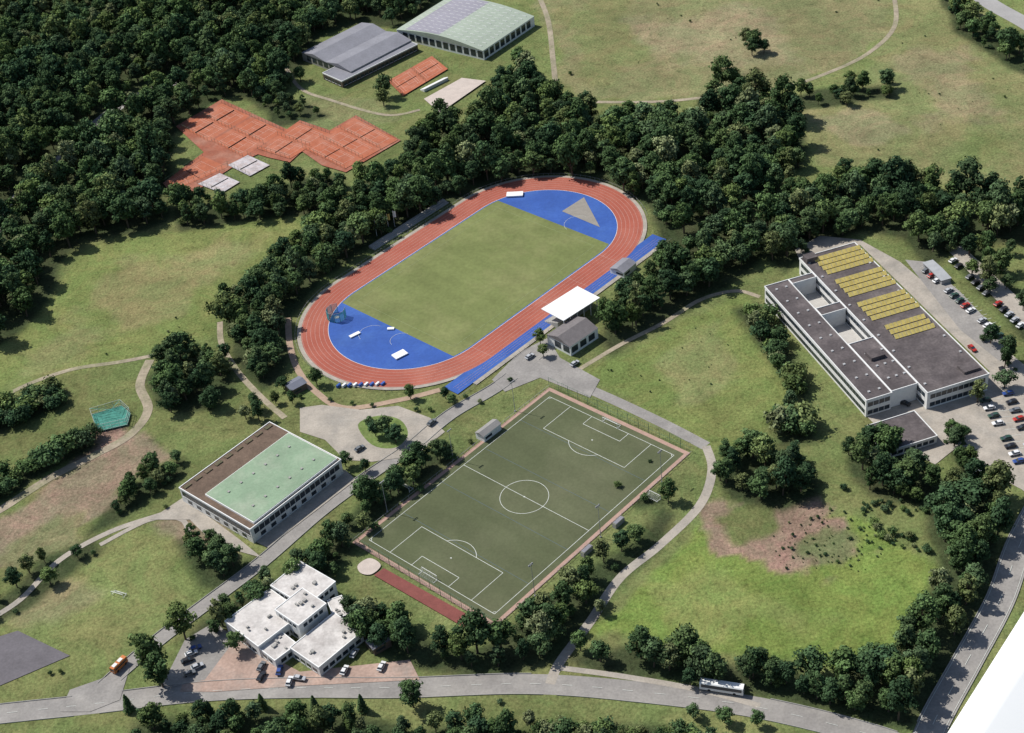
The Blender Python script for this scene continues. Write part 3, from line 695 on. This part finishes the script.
gable('pitch_pavilion',[(476,432),(492,419),(500,424),(484,437)],3.2,1.0,WHITEW,mat('pav_roof',(0.25,0.24,0.23),0.8,0.1),1)
gable('ticket_kiosk',[(284,384),(298,376),(306,383),(292,391)],3.0,1.0,BROWNW,mat('kiosk_roof',(0.16,0.17,0.21),0.7,0.1),1)
gable('equipment_shed',[(365,640),(382,630),(390,640),(374,650)],3.0,1.0,BROWNW,SROOF,1)
gable('bicycle_shelter',[(923,262),(932,260),(951,278),(942,281)],2.4,0.4,METAL,mat('shelter_roof',(.35,.36,.37),.6,.1),1)
psheet('long_jump_runway',[(374,576),(384,569),(474,619),(464,628)],mat('cinder_red',(0.20,0.065,0.055),0.9,0.15))
psheet('paved_circle',[(358,566),(370,559),(381,566),(372,575),(361,574)],SAND,smooth=True)
px_goal(405,490,PA,1); px_goal(655,497,PA,-1); px_goal(118,597,PA+0.3,1,5,2)
# ------------------------------------------------------------------ tennis courts
psheet('tennis_clay_surround',[(176,127),(222,100),(287,130),(300,121),(330,131),(356,116),(401,141),(346,173),(322,166),(302,152),(290,163),(268,158),(258,155),(243,162),(231,169),(196,192),(172,194),(163,184),(204,153)],CLAY2)
def bil(q,s,t):
    q=[np.array(w) for w in q]; return tuple((q[0]*(1-s)+q[1]*s)*(1-t)+(q[3]*(1-s)+q[2]*s)*t)
COURTCOL={'r':CLAY,'w':mat('covered_court',(0.47,0.44,0.45),0.9,0.22,0.3,2,col2=(.36,.3,.28))}
CL=mat('court_line',(0.55,0.38,0.32),0.8,0.05)
def courts(px,n,ty='r',name='tennis_courts'):
    wp=GG(px); e=empty(name,(*wp[0],0)); sheet('clay_surface',wp,COURTCOL[ty],e)
    zc=nz();V=[];Fc=[]
    for k in range(n):
        q=[bil(wp,(k+.14)/n,.14),bil(wp,(k+.86)/n,.14),bil(wp,(k+.86)/n,.86),bil(wp,(k+.14)/n,.86)]
        for s0,t0,s1,t1 in ((0,0,0,1),(1,0,1,1),(0,0,1,0),(0,1,1,1),(.12,0,.12,1),(.88,0,.88,1),(.12,.25,.88,.25),(.12,.75,.88,.75),(.5,.25,.5,.75)):
            zc+=0.0004; strip_geo([bil(q,s0,t0),bil(q,s1,t1)],0.06,-0.06,zc,V,Fc)
    mk('court_lines',V,Fc,CL,e)
    V=[];Fc=[]
    for k in range(n):
        A=np.array(bil(wp,(k+.08)/n,.5));B=np.array(bil(wp,(k+.92)/n,.5));m=(A+B)/2;d=B-A;L=np.linalg.norm(d);ang=math.atan2(d[1],d[0])
        box_geo(V,Fc,m[0],m[1],0.15,1.0,L,0.05,ang)
        for p in (A,B): box_geo(V,Fc,p[0],p[1],0,1.1,0.12,0.12,ang)
    mk('nets',V,Fc,DARK,e); ZL[0]+=0.02
    V=[];Fc=[]
    for k in range(n+1):
        A=np.array(bil(wp,k/n,0));B=np.array(bil(wp,k/n,1));m=(A+B)/2;d=B-A;L=np.linalg.norm(d);ang=math.atan2(d[1],d[0])
        for j in range(int(L/3)+1): p=A+d*j/int(L/3); box_geo(V,Fc,p[0],p[1],0,3,.1,.1,ang)
        box_geo(V,Fc,m[0],m[1],2.94,3.0,L,.06,ang)
    mk('court_fence',V,Fc,GRNP,e)
courts([(180,128),(222,104),(250,117),(208,142)],2)
courts([(212,142),(252,118),(284,132),(243,158)],2)
courts([(172,192),(166,184),(203,157),(228,168)],1)
courts([(228,166),(248,156),(270,166),(250,177)],1,'w')
courts([(198,185),(220,174),(240,183),(222,194)],1,'w')
courts([(258,150),(298,123),(330,135),(290,160)],2)
courts([(303,149),(355,119),(398,141),(345,170)],3)
courts([(388,82),(432,57),(448,70),(403,97)],2)
psheet('beach_volleyball_court',[(424,100),(462,79),(486,82),(440,114)],SAND)
e=empty('spectator_bleachers',(*G(436,88),0)); V=[];Fc=[]
A=np.array(G(424,92));B=np.array(G(448,80));d=(B-A);L=np.linalg.norm(d);ang=math.atan2(d[1],d[0]);m=(A+B)/2
for k in range(4): q=loc(m,ang,0,k*.9); box_geo(V,Fc,q[0],q[1],0,1.8-.4*k,L,.88,ang)
mk('steps',V,Fc,WHITEW,e)
cpx=[(92,416),(122,407),(131,415),(128,426),(98,433)]
e=empty('netted_play_court',(*G(110,420),0)); cw=GG(cpx)
sheet('court_surface',cw,mat('court_green',(0.06,0.22,0.175),0.9,0.25,0.3,1),e)
V=[];Fc=[];N_=[];NF=[]
for i in range(len(cw)):
    A=np.array(cw[i]);B=np.array(cw[(i+1)%len(cw)]);d=B-A;L=np.linalg.norm(d);ang=math.atan2(d[1],d[0]);m=(A+B)/2;n=max(2,int(L/3))
    for k in range(n): p=A+d*k/n; cyl_geo(V,Fc,p[0],p[1],0,4.0,.09,.07,6)
    for z in (1.0,2.5,4.0): box_geo(V,Fc,m[0],m[1],z-.05,z+.05,L,.1,ang)
    for k in range(int(L/.5)): p=A+d*(k+.5)/int(L/.5); box_geo(N_,NF,p[0],p[1],.1,3.9,.04,.04,ang)
cc=sum(np.array(q) for q in cw)/len(cw)
mk('frame',V,Fc,mat('pale_metal',(.45,.5,.47),.5,.1),e);mk('netting',N_,NF,TEAL,e)
V=[];Fc=[]
for q in cw:
    A=np.array([q[0],q[1],4.0]);B=np.array([cc[0],cc[1],5.2]);d=B-A;s=np.array([-d[1],d[0],0]);s=s/np.linalg.norm(s)*.08;b=len(V)
    for w_ in (A-s,A+s,B+s,B-s):V.append(tuple(w_))
    Fc.append((b,b+1,b+2,b+3))
    for f_ in np.linspace(.2,.8,4):
        q2=cw[(cw.index(q)+1)%len(cw)]; A2=np.array([q2[0],q2[1],4.0]); P1=A+(B-A)*f_;P2=A2+(B-A2)*f_;b=len(V)
        for w_ in (P1-[0,0,.06],P1+[0,0,.06],P2+[0,0,.06],P2-[0,0,.06]):V.append(tuple(w_))
        Fc.append((b,b+1,b+2,b+3))
mk('roof_cables',V,Fc,TEAL,e)
# ------------------------------------------------------------------ vegetation prototypes
def leafmat():
    m=bpy.data.materials.new('foliage');m.use_nodes=True;nt=m.node_tree;N=nt.nodes;L=nt.links
    N.remove(N['Principled BSDF']); b=N.new('ShaderNodeBsdfDiffuse')
    at=N.new('ShaderNodeVertexColor');at.layer_name='leaf'; oi=N.new('ShaderNodeObjectInfo')
    cr=N.new('ShaderNodeValToRGB'); cr.color_ramp.interpolation='LINEAR'
    E=cr.color_ramp.elements; E[0].position=0;E[0].color=(0.043,0.080,0.042,1);E[1].position=1;E[1].color=(0.19,0.22,0.115,1)
    for p,c in ((0.25,(0.060,0.102,0.046,1)),(0.5,(0.086,0.138,0.052,1)),(0.68,(0.072,0.112,0.060,1)),(0.84,(0.120,0.172,0.058,1)),(0.93,(0.14,0.165,0.072,1))):
        q=E.new(p);q.color=c
    L.new(oi.outputs['Random'],cr.inputs['Fac'])
    nz_=N.new('ShaderNodeTexNoise');nz_.inputs['Scale'].default_value=0.028;nz_.inputs['Detail'].default_value=3;L.new(oi.outputs['Location'],nz_.inputs['Vector'])
    mr=N.new('ShaderNodeMapRange');mr.inputs['From Min'].default_value=.32;mr.inputs['From Max'].default_value=.68;mr.inputs['To Min'].default_value=.72;mr.inputs['To Max'].default_value=1.25;L.new(nz_.outputs['Fac'],mr.inputs['Value'])
    mx=N.new('ShaderNodeMix');mx.data_type='RGBA';mx.blend_type='MULTIPLY';mx.inputs['Factor'].default_value=1;L.new(cr.outputs['Color'],mx.inputs['A']);L.new(at.outputs['Color'],mx.inputs['B'])
    vs=N.new('ShaderNodeVectorMath');vs.operation='SCALE';L.new(mx.outputs['Result'],vs.inputs[0]);L.new(mr.outputs[0],vs.inputs['Scale'])
    L.new(vs.outputs[0],b.inputs['Color']); L.new(b.outputs[0],N['Material Output'].inputs['Surface'])
    return m
LEAF=leafmat()
def tree_mesh(name,kind,seed):
    r=np.random.default_rng(seed); V=[];Fc=[];Cc=[];mi=[]
    def leafq(p,n,s,c):
        n=n/np.linalg.norm(n); t=np.cross(n,r.normal(size=3)); t/=np.linalg.norm(t)+1e-9; bb=np.cross(n,t); b=len(V)
        k=4; ph=r.uniform(0,6.28)
        for i in range(k):
            an=ph+6.283*i/k; rr=s*r.uniform(0.6,1.25); q=p+(t*math.cos(an)+bb*math.sin(an))*rr+n*r.uniform(-.15,.15)*s; V.append(tuple(q))
        Fc.append(tuple(range(b,b+k)));Cc.append(c);mi.append(0)
    def limb(p,q,r0,r1,n=5):
        p=np.array(p,float);q=np.array(q,float);d=q-p;d/=np.linalg.norm(d);s=np.cross(d,[0.1,0.9,0.2]);s/=np.linalg.norm(s);t=np.cross(d,s);b=len(V)
        for c,rr in ((p,r0),(q,r1)):
            for i in range(n): V.append(tuple(c+(s*math.cos(6.283*i/n)+t*math.sin(6.283*i/n))*rr))
        for i in range(n): j=(i+1)%n;Fc.append((b+i,b+j,b+n+j,b+n+i));Cc.append(1);mi.append(1)
    if kind=='conif':
        H=13.;R=2.6; limb((0,0,0),(0,0,H*0.95),0.28,0.05)
        for k in range(26):
            t=k/25; z=1.6+t*(H-1.8); rad=R*(1-t)**0.85+0.25
            nb=int(5+12*(1-t))
            for j in range(nb):
                an=6.283*j/nb+r.uniform(0,.6)+k; 
                for f in (1.0,0.68,0.38):
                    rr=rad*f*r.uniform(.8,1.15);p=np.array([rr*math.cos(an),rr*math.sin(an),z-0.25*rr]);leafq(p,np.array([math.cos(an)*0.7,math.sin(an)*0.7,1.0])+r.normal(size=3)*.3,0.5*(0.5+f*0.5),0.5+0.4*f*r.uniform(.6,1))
        return finish(name,V,Fc,Cc,mi)
    if kind=='bush': H=4.2;R=2.7;nl=8;per=45;z0=0.8
    elif kind=='poplar': H=14.;R=3.0;nl=14;per=60;z0=2
    else: H=r.uniform(10.0,14.0);R=r.uniform(3.7,5.2);nl=15;per=68;z0=3.0
    if kind!='bush': limb((0,0,0),(0,0,H*0.5),0.33,0.2,7)
    else: limb((0,0,0),(0,0,1.4),0.14,0.08)
    for k in range(nl):
        t=(k+0.5)/nl; z=z0+R*0.35+(H-z0-R*0.35)*t*0.92
        env=math.sin(math.pi*min(1,0.16+0.80*t))**0.6
        an=k*2.4+r.uniform(-.5,.5); rr=R*env*r.uniform(.35,.80) if t<0.9 else R*0.15
        c=np.array([rr*math.cos(an),rr*math.sin(an),z]); lr=R*r.uniform(.29,.50)*(1-0.25*t)
        if kind=='bush': lr=R*r.uniform(.4,.55)
        limb((0,0,max(0.5,z*0.45)),c,0.13,0.05,4)
        lb=r.uniform(.74,1.26)
        b=len(V); nu,nv=6,4
        for i in range(nv+1):
            for j in range(nu):
                th=math.pi*i/nv;ph=6.283*j/nu; q=c+np.array([math.sin(th)*math.cos(ph),math.sin(th)*math.sin(ph),math.cos(th)*0.85])*lr*0.68*r.uniform(.85,1.1);V.append(tuple(q))
        for i in range(nv):
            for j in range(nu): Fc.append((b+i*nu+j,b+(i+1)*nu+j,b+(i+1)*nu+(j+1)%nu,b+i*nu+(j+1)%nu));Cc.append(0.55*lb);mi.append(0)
        for _ in range(per):
            n=r.normal(size=3);n/=np.linalg.norm(n)
            if n[2]<-0.4 and r.random()<0.8: n[2]=-n[2]
            d=r.uniform(.76,1.24); p=c+n*lr*np.array([1.05,1.05,.85])*d
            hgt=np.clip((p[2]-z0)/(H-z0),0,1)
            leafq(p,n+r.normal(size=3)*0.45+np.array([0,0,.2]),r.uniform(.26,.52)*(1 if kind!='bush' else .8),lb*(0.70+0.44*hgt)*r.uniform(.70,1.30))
    return finish(name,V,Fc,Cc,mi)
def finish(name,V,Fc,Cc,mi):
    me=bpy.data.meshes.new(name);me.from_pydata(V,[],Fc);me.materials.append(LEAF);me.materials.append(BARK)
    me.polygons.foreach_set('material_index',mi)
    at=me.color_attributes.new('leaf','FLOAT_COLOR','CORNER'); cols=[]
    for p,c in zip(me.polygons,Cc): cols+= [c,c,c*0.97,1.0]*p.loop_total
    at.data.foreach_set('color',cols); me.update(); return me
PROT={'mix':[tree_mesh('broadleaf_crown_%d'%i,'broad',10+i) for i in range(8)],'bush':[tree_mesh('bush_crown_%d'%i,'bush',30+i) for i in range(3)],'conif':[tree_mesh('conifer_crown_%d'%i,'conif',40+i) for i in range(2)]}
PROT['poplar']=[tree_mesh('poplar_crown','poplar',60)]
COLL={}
for k,ms in PROT.items():
    c=bpy.data.collections.new('variants_'+k)
    for i,m in enumerate(ms): c.objects.link(bpy.data.objects.new('%s_variant_%d'%(k,i),m))
    COLL[k]=c
def gn_group(coll):
    ng=bpy.data.node_groups.new('scatter_'+coll.name,'GeometryNodeTree')
    ng.interface.new_socket('Geometry',in_out='INPUT',socket_type='NodeSocketGeometry');ng.interface.new_socket('Geometry',in_out='OUTPUT',socket_type='NodeSocketGeometry')
    N=ng.nodes;L=ng.links;gi=N.new('NodeGroupInput');go=N.new('NodeGroupOutput')
    ci=N.new('GeometryNodeCollectionInfo');ci.inputs['Collection'].default_value=coll;ci.inputs['Separate Children'].default_value=True;ci.inputs['Reset Children'].default_value=True
    ip=N.new('GeometryNodeInstanceOnPoints');ip.inputs['Pick Instance'].default_value=True
    def attr(n,t):
        a=N.new('GeometryNodeInputNamedAttribute');a.data_type=t;a.inputs['Name'].default_value=n;return a.outputs['Attribute']
    L.new(gi.outputs[0],ip.inputs['Points']);L.new(ci.outputs[0],ip.inputs['Instance']);L.new(attr('idx','INT'),ip.inputs['Instance Index'])
    L.new(attr('rot','FLOAT_VECTOR'),ip.inputs['Rotation']);L.new(attr('scl','FLOAT_VECTOR'),ip.inputs['Scale']);L.new(ip.outputs[0],go.inputs[0]);return ng
NG={k:gn_group(c) for k,c in COLL.items()}
def scatter(name,P,kind,S):
    n=len(P)
    if n==0: return
    me=bpy.data.meshes.new(name);me.vertices.add(n);me.vertices.foreach_set('co',np.column_stack([P,np.zeros(n)]).ravel())
    a=me.attributes.new('idx','INT','POINT');a.data.foreach_set('value',rng.integers(0,len(PROT[kind]),n).astype(np.int32))
    a=me.attributes.new('rot','FLOAT_VECTOR','POINT');a.data.foreach_set('vector',np.column_stack([rng.normal(0,.05,n),rng.normal(0,.05,n),rng.uniform(0,6.28,n)]).ravel())
    a=me.attributes.new('scl','FLOAT_VECTOR','POINT');a.data.foreach_set('vector',(np.column_stack([S*rng.uniform(.9,1.15,n),S*rng.uniform(.9,1.15,n),S*rng.uniform(.8,1.15,n)])).ravel())
    o=bpy.data.objects.new(name,me);scene.collection.objects.link(o);md=o.modifiers.new('scatter','NODES');md.node_group=NG[kind]
roadsegs=[(np.array(l),w) for l,w in ROADS]
def clear_roads(P,m):
    for l,w in roadsegs:
        D=np.full(len(P),1e9)
        for i in range(len(l)-1): D=np.minimum(D,seg_dist(P,l[i],l[i+1]))
        P=P[D>w/2+m]
    return P
for k,(poly,sp,kind,sc) in enumerate(FOREST):
    A=np.array(poly);x0,y0=A.min(0);x1,y1=A.max(0)
    xs=np.arange(x0,x1+sp,sp);ys=np.arange(y0,y1+sp,sp*0.87);X,Y_=np.meshgrid(xs,ys);X=X+(np.arange(len(ys))%2)[:,None]*sp/2
    P=np.column_stack([X.ravel(),Y_.ravel()])+rng.uniform(-.42,.42,(X.size,2))*sp
    P=P[(sdist(P,poly)+1.8*wob(P,0.15,k))<-sp*0.12]
    P=P[rng.random(len(P))>0.07]
    P=clear_roads(P,3.2*sc)
    S=sc*np.clip(rng.normal(1.02,.25,len(P)),.5,1.6)
    nm={'mix':'woodland','bush':'shrubbery','conif':'conifer_stand'}[kind]
    if kind=='mix':
        mk_=rng.random(len(P))<0.05; scatter(nm,P[~mk_],'mix',S[~mk_]); scatter('poplar_stand',P[mk_],'poplar',S[mk_])
        if sp<8:
            d=sdist(P,poly); near=P[d>-5]; near=near[rng.random(len(near))<.45]; near=near+rng.normal(0,2.2,near.shape); near=clear_roads(near,1.5); scatter('undergrowth',near,'bush',rng.uniform(.5,1.1,len(near))*sc)
    else: scatter(nm,P,kind,S)
def weeds(px,n,s0,s1,name='meadow_shrubs'):
    poly=GG(px);A=np.array(poly);x0,y0=A.min(0);x1,y1=A.max(0);P=np.column_stack([rng.uniform(x0,x1,n*3),rng.uniform(y0,y1,n*3)]);P=P[(sdist(P,poly)<-1)&(wob(P,0.08,77)>0.15)][:n];P=clear_roads(P,1.0)
    scatter(name,P,'bush',s0+(s1-s0)*rng.random(len(P))**2.5)
weeds([(700,505),(740,495),(850,510),(900,540),(880,575),(760,570),(705,545)],150,.06,.28)
weeds([(590,372),(650,340),(745,298),(780,360),(760,450),(715,445),(640,405)],35,.05,.22)
weeds([(530,0),(890,0),(840,60),(700,90),(560,75)],22,.08,.3)
weeds([(900,10),(1020,80),(1020,185),(815,165),(815,110)],22,.08,.3)
weeds([(0,395),(90,245),(320,210),(215,335),(60,370)],22,.08,.25)
weeds([(785,400),(830,430),(850,500),(800,505),(700,500),(760,455)],70,.15,.7)
weeds([(850,500),(930,500),(930,560),(870,540)],60,.15,.7)
def tree(u,v,s=0.8,kind='mix',name=None):
    x,y=G(u,v,4*s); me=random.choice(PROT[kind]); o=bpy.data.objects.new(name or {'mix':'deciduous_tree','bush':'bush','conif':'conifer_tree','poplar':'poplar_tree'}[kind],me)
    o.location=(x,y,0);o.rotation_euler=(0,0,random.uniform(0,6.28));o.scale=(s*random.uniform(.92,1.08),s*random.uniform(.92,1.08),s*random.uniform(.9,1.1));scene.collection.objects.link(o)
for a in [(755,45,1.0),(764,48,.8),(746,40,.8),(752,50,.8),(570,72,.4),(712,62,.3),(690,20,.3),(801,92,.7),(790,180,.9),(796,188,.7),
 (385,90,1.1),(383,100,.9),(300,77,.8),(290,82,.7),(275,318,1.1),(283,385,.6),(316,380,.7),(292,400,.5),(255,405,.75),(258,415,.7),(245,415,.6),(278,350,.7),
 (150,662,1.35),(160,678,1.15),(410,395,.55),(412,700,.9),(540,340,.6),(543,352,.6),(445,395,.5),(416,408,.4),(385,430,.85),(395,437,.8),(375,432,.6),(370,425,.5),
 (390,490,.75),(408,470,.7),(345,462,.6),(365,468,.5),(425,462,.6),(218,556,.8),(232,560,.8),(190,545,.6),
 (720,475,.7),(668,495,.8),(1005,382,.8),(978,396,.8),(958,438,.7),(970,458,.7),(870,440,.6),(905,488,.7),
 (1010,250,.6),(15,610,.4),(60,670,.35),(50,672,.3),(165,505,.4),(130,480,.5),(275,400,.5),(690,680,.6),(725,718,.6),(757,722,.5),(693,714,.5),
 (235,645,.7),(372,626,.7),(350,612,.7),(335,572,.5),(650,460,.3),(440,455,.5),(500,700,.4),(600,610,.5),(530,722,.6),(755,325,.8),(790,405,.7),
 (300,395,.4),(330,398,.4),(352,402,.35),(372,404,.35),(430,408,.4),(452,400,.45),(465,395,.4),(480,400,.4),(510,378,.4),(225,355,.6),(615,330,.6),(175,470,.5),(205,480,.45),
 (355,215,.6),(418,452,.5),(470,440,.4),(580,645,.7),(600,655,.8),(760,665,.8),(775,670,.7)]:
    tree(a[0],a[1],a[2],'mix' if a[2]>0.42 else 'bush')
for u,v in ((128,706),(210,712),(262,704),(315,708),(362,706)): tree(u,v,random.uniform(.5,.8),'conif')
# ------------------------------------------------------------------ vehicles
def carpaint(n,c): return mat('car_paint_'+n,c,0.3,0.02,spec=0.6)
CP=[carpaint(*q) for q in (('white',(.7,.7,.7)),('silver',(.42,.43,.45)),('black',(.02,.02,.025)),('blue',(.03,.07,.25)),('red',(.4,.03,.02)),('grey',(.15,.16,.17)),('dark_green',(.03,.07,.05)))]
def car_mesh(name,pm,L=4.4,W=1.8,H=1.45):
    V=[];Fc=[];mi=[]
    prof=[(-.5,.30),(-.5,.62),(-.47,.70),(-.33,.72),(.18,.70),(.46,.60),(.5,.5),(.5,.30)]
    def ext(prof,wf,m):
        b=len(V);n=len(prof)
        for s in (-1,1):
            for (x,z),wk in zip(prof,wf): V.append((x*L,s*W/2*wk,z*H/1.0 if z>1 else z*H*0.95))
        for i in range(n):
            j=(i+1)%n;Fc.append((b+i,b+j,b+n+j,b+n+i));mi.append(m)
        Fc.append(tuple(b+i for i in range(n-1,-1,-1)));mi.append(m);Fc.append(tuple(b+n+i for i in range(n)));mi.append(m)
    ext(prof,[.93,1,.97,.95,.95,.92,.9,.88],0)
    ext([(-.44,.70),(-.34,.98),(.06,1.0),(.24,.70)],[.9,.74,.74,.9],1)
    ext([(-.33,.985),(-.32,1.04),(.04,1.05),(.065,1.0)],[.76,.72,.72,.76],0)
    for sx in (-.31,.31):
        for sy in (-1,1):
            b=len(V);n=10
            for yy in (sy*W*.38,sy*W*.505):
                for i in range(n): V.append((sx*L+.33*math.cos(6.283*i/n),yy,.33+.33*math.sin(6.283*i/n)))
            for i in range(n): j=(i+1)%n;Fc.append((b+i,b+j,b+n+j,b+n+i));mi.append(2)
            Fc.append(tuple(b+n+i for i in range(n)));mi.append(2)
    me=bpy.data.meshes.new(name);me.from_pydata(V,[],Fc)
    for q in (pm,GLASS,DARK): me.materials.append(q)
    me.polygons.foreach_set('material_index',mi);me.update();return me
CARS=[car_mesh('car_body_%d'%i,p) for i,p in enumerate(CP)]
def car(u,v,du,dv,k=None):
    x,y=G(u,v);x2,y2=G(u+du,v+dv);o=bpy.data.objects.new('parked_car',CARS[random.choice((0,0,1,1,2,2,3,4,5,5,6)) if k is None else k]);o.location=(x,y,ZL[0]*0.5);o.rotation_euler=(0,0,math.atan2(y2-y,x2-x)+random.uniform(-.06,.06));scene.collection.objects.link(o)
for u,v,du,dv,k in [(188,662,10,-4,2),(192,655,10,-4,0),(198,668,10,-4,1),(196,650,10,-4,3),(190,675,10,-4,5),(262,678,6,-9,2),(262,668,6,-9,5),(280,672,3,-9,3),(345,672,5,-8,0),(382,668,5,-9,0),(300,680,10,1,1),(355,655,6,-8,1),(290,683,4,-9,0)]: car(u,v,du,dv,k)
for i in range(15):
    if i not in (3,9): car(926+i*5.6,272+i*5.0,9,-5)
for i in range(13):
    if i not in (2,7): car(953+i*5.6,262+i*5.4,9,-6)
for i in range(9):
    if i!=4: car(985+i*4.2,402+i*7.6,-10,2)
for i in range(8):
    if i!=5: car(1008+i*3.5,395+i*8.5,-10,2)
for i in (0,1,3,4): car(930+i*9,395-i*3+8,3,9)
for i in range(5): car(958+i*5,442+i*8,10,-3)
for u,v,du,dv in ((958,372,9,6),(972,350,8,8),(905,405,9,3),(948,395,9,6),(1003,372,8,8)): car(u,v,du,dv)
for u,v,du,dv in ((360,450,9,-5),(432,424,7,-6),(530,358,8,-5),(575,365,8,-5)): car(u,v,du,dv,random.choice((0,1,5)))
def coach(u,v,u2,v2,body=WHITE,L=12.0,W=2.55,H=3.3,name='coach_bus'):
    x,y=G(u,v);x2,y2=G(u2,v2);a=math.atan2(y2-y,x2-x);e=empty(name,(x,y,0));z=ZL[0]*0.5
    V=[];Fc=[]
    pr=[(-W/2,.45),(W/2,.45),(W/2,H-.35),(W/2-.25,H),(-W/2+.25,H),(-W/2,H-.35)]
    for s in (-L/2,L/2):
        for yy,zz in pr: q=loc((x,y),a,s,yy);V.append((*q,z+zz))
    n=6
    for i in range(n): j=(i+1)%n;Fc.append((i,j,n+j,n+i))
    Fc.append(tuple(range(n-1,-1,-1)));Fc.append(tuple(range(n,2*n)));mk('body',V,Fc,body,e)
    V=[];Fc=[]
    for s in (-1,1):
        q=loc((x,y),a,0,s*(W/2+.01));box_geo(V,Fc,q[0],q[1],z+1.5,z+H-.5,L-1.0,.05,a)
    for s in (-1,1): q=loc((x,y),a,s*(L/2+.01),0);box_geo(V,Fc,q[0],q[1],z+1.3,z+H-.5,.05,W-.4,a)
    mk('windows',V,Fc,GLASS,e)
    V=[];Fc=[]
    for sx in (-L*.28,L*.3):
        for s in (-1,1):
            b=len(V);n=12
            for yy in (s*(W/2-.35),s*(W/2+.02)):
                for i in range(n): q=loc((x,y),a,sx+.5*math.cos(6.283*i/n),yy);V.append((*q,z+.5+.5*math.sin(6.283*i/n)))
            for i in range(n): j=(i+1)%n;Fc.append((b+i,b+j,b+n+j,b+n+i))
            Fc.append(tuple(b+n+i for i in range(n)))
    mk('wheels',V,Fc,DARK,e)
    V=[];Fc=[]
    for sx in (-L*.25,L*.15): q=loc((x,y),a,sx,0);box_geo(V,Fc,q[0],q[1],z+H+.002,z+H+.2,1.8,1.3,a)
    mk('roof_units',V,Fc,WHITEW,e)
coach(722,691,735,693,WHITE,14.0,2.6,3.4)
coach(120,668,127,661,mat('orange_paint',(.50,.17,.05),.4,.03),6.5,2.3,2.6,'orange_delivery_van')
# ------------------------------------------------------------------ aircraft wing (the photo was taken from a light aircraft)
def cam2w(u,v,d):
    q=fw+(u-512)/F*CR-(v-366.5)/F*CU; return np.array([0,0,HC])+q*d
A=cam2w(1085,515,6.0);B=cam2w(905,800,6.0)
span=B-A; out=CR*0.9-CU*0.45; out=out-span*(out@span)/(span@span); out/=np.linalg.norm(out)
nrm=np.cross(span/np.linalg.norm(span),out)
if nrm[2]<0: nrm=-nrm
out=out+nrm*0.30; out/=np.linalg.norm(out)
V=[];Fc=[];prof=[]
for i in range(13):
    t=i/12; prof.append((t,0.02*math.sqrt(max(0,t))*(1.05-t)*1.6))
prof=prof+[(t,-h-.05*math.sqrt(t)*(1.02-t)*1.6-.004) for t,h in prof[-2:0:-1]]
n=len(prof);NS=6
for k in range(NS+1):
    for t,h in prof:
        q=A+span*(k/NS)+out*t*1.4+nrm*h; V.append(tuple(q))
for k in range(NS):
    for i in range(n): j=(i+1)%n;Fc.append((k*n+i,k*n+j,(k+1)*n+j,(k+1)*n+i))
Fc.append(tuple(range(n)));Fc.append(tuple(NS*n+i for i in range(n-1,-1,-1)))
mk('aircraft_wing',V,Fc,mat('aircraft_white',(0.88,0.88,0.88),0.35,0.01,spec=.5),None,True)
# ------------------------------------------------------------------ light, sky, camera
sun_az=math.atan2(-0.85,0.5); el=math.radians(51)
ts=Vector((math.sin(sun_az)*math.cos(el),math.cos(sun_az)*math.cos(el),math.sin(el)))
sl=bpy.data.lights.new('sun','SUN');sl.energy=5.0;sl.angle=math.radians(0.5);sl.color=(1,.965,.905);so=bpy.data.objects.new('sun',sl);so.rotation_euler=ts.to_track_quat('Z','Y').to_euler();so.location=(0,0,500);scene.collection.objects.link(so)
w=bpy.data.worlds.new('World');scene.world=w;w.use_nodes=True;N=w.node_tree.nodes;bg=N['Background'];sk=N.new('ShaderNodeTexSky');sk.sky_type='NISHITA';sk.sun_disc=False;sk.sun_elevation=el;sk.sun_rotation=sun_az%(2*math.pi);bg.inputs['Strength'].default_value=0.10;w.node_tree.links.new(sk.outputs[0],bg.inputs['Color'])
cd=bpy.data.cameras.new('camera');cd.sensor_width=36;cd.lens=F/1024*36;cd.clip_start=0.5;cd.clip_end=30000
co=bpy.data.objects.new('camera',cd);M=Matrix(((CR[0],CU[0],-fw[0],0),(CR[1],CU[1],-fw[1],0),(CR[2],CU[2],-fw[2],HC),(0,0,0,1)));co.matrix_world=M;scene.collection.objects.link(co);scene.camera=co
scene.view_settings.view_transform='Standard';scene.view_settings.look='None';scene.view_settings.exposure=0
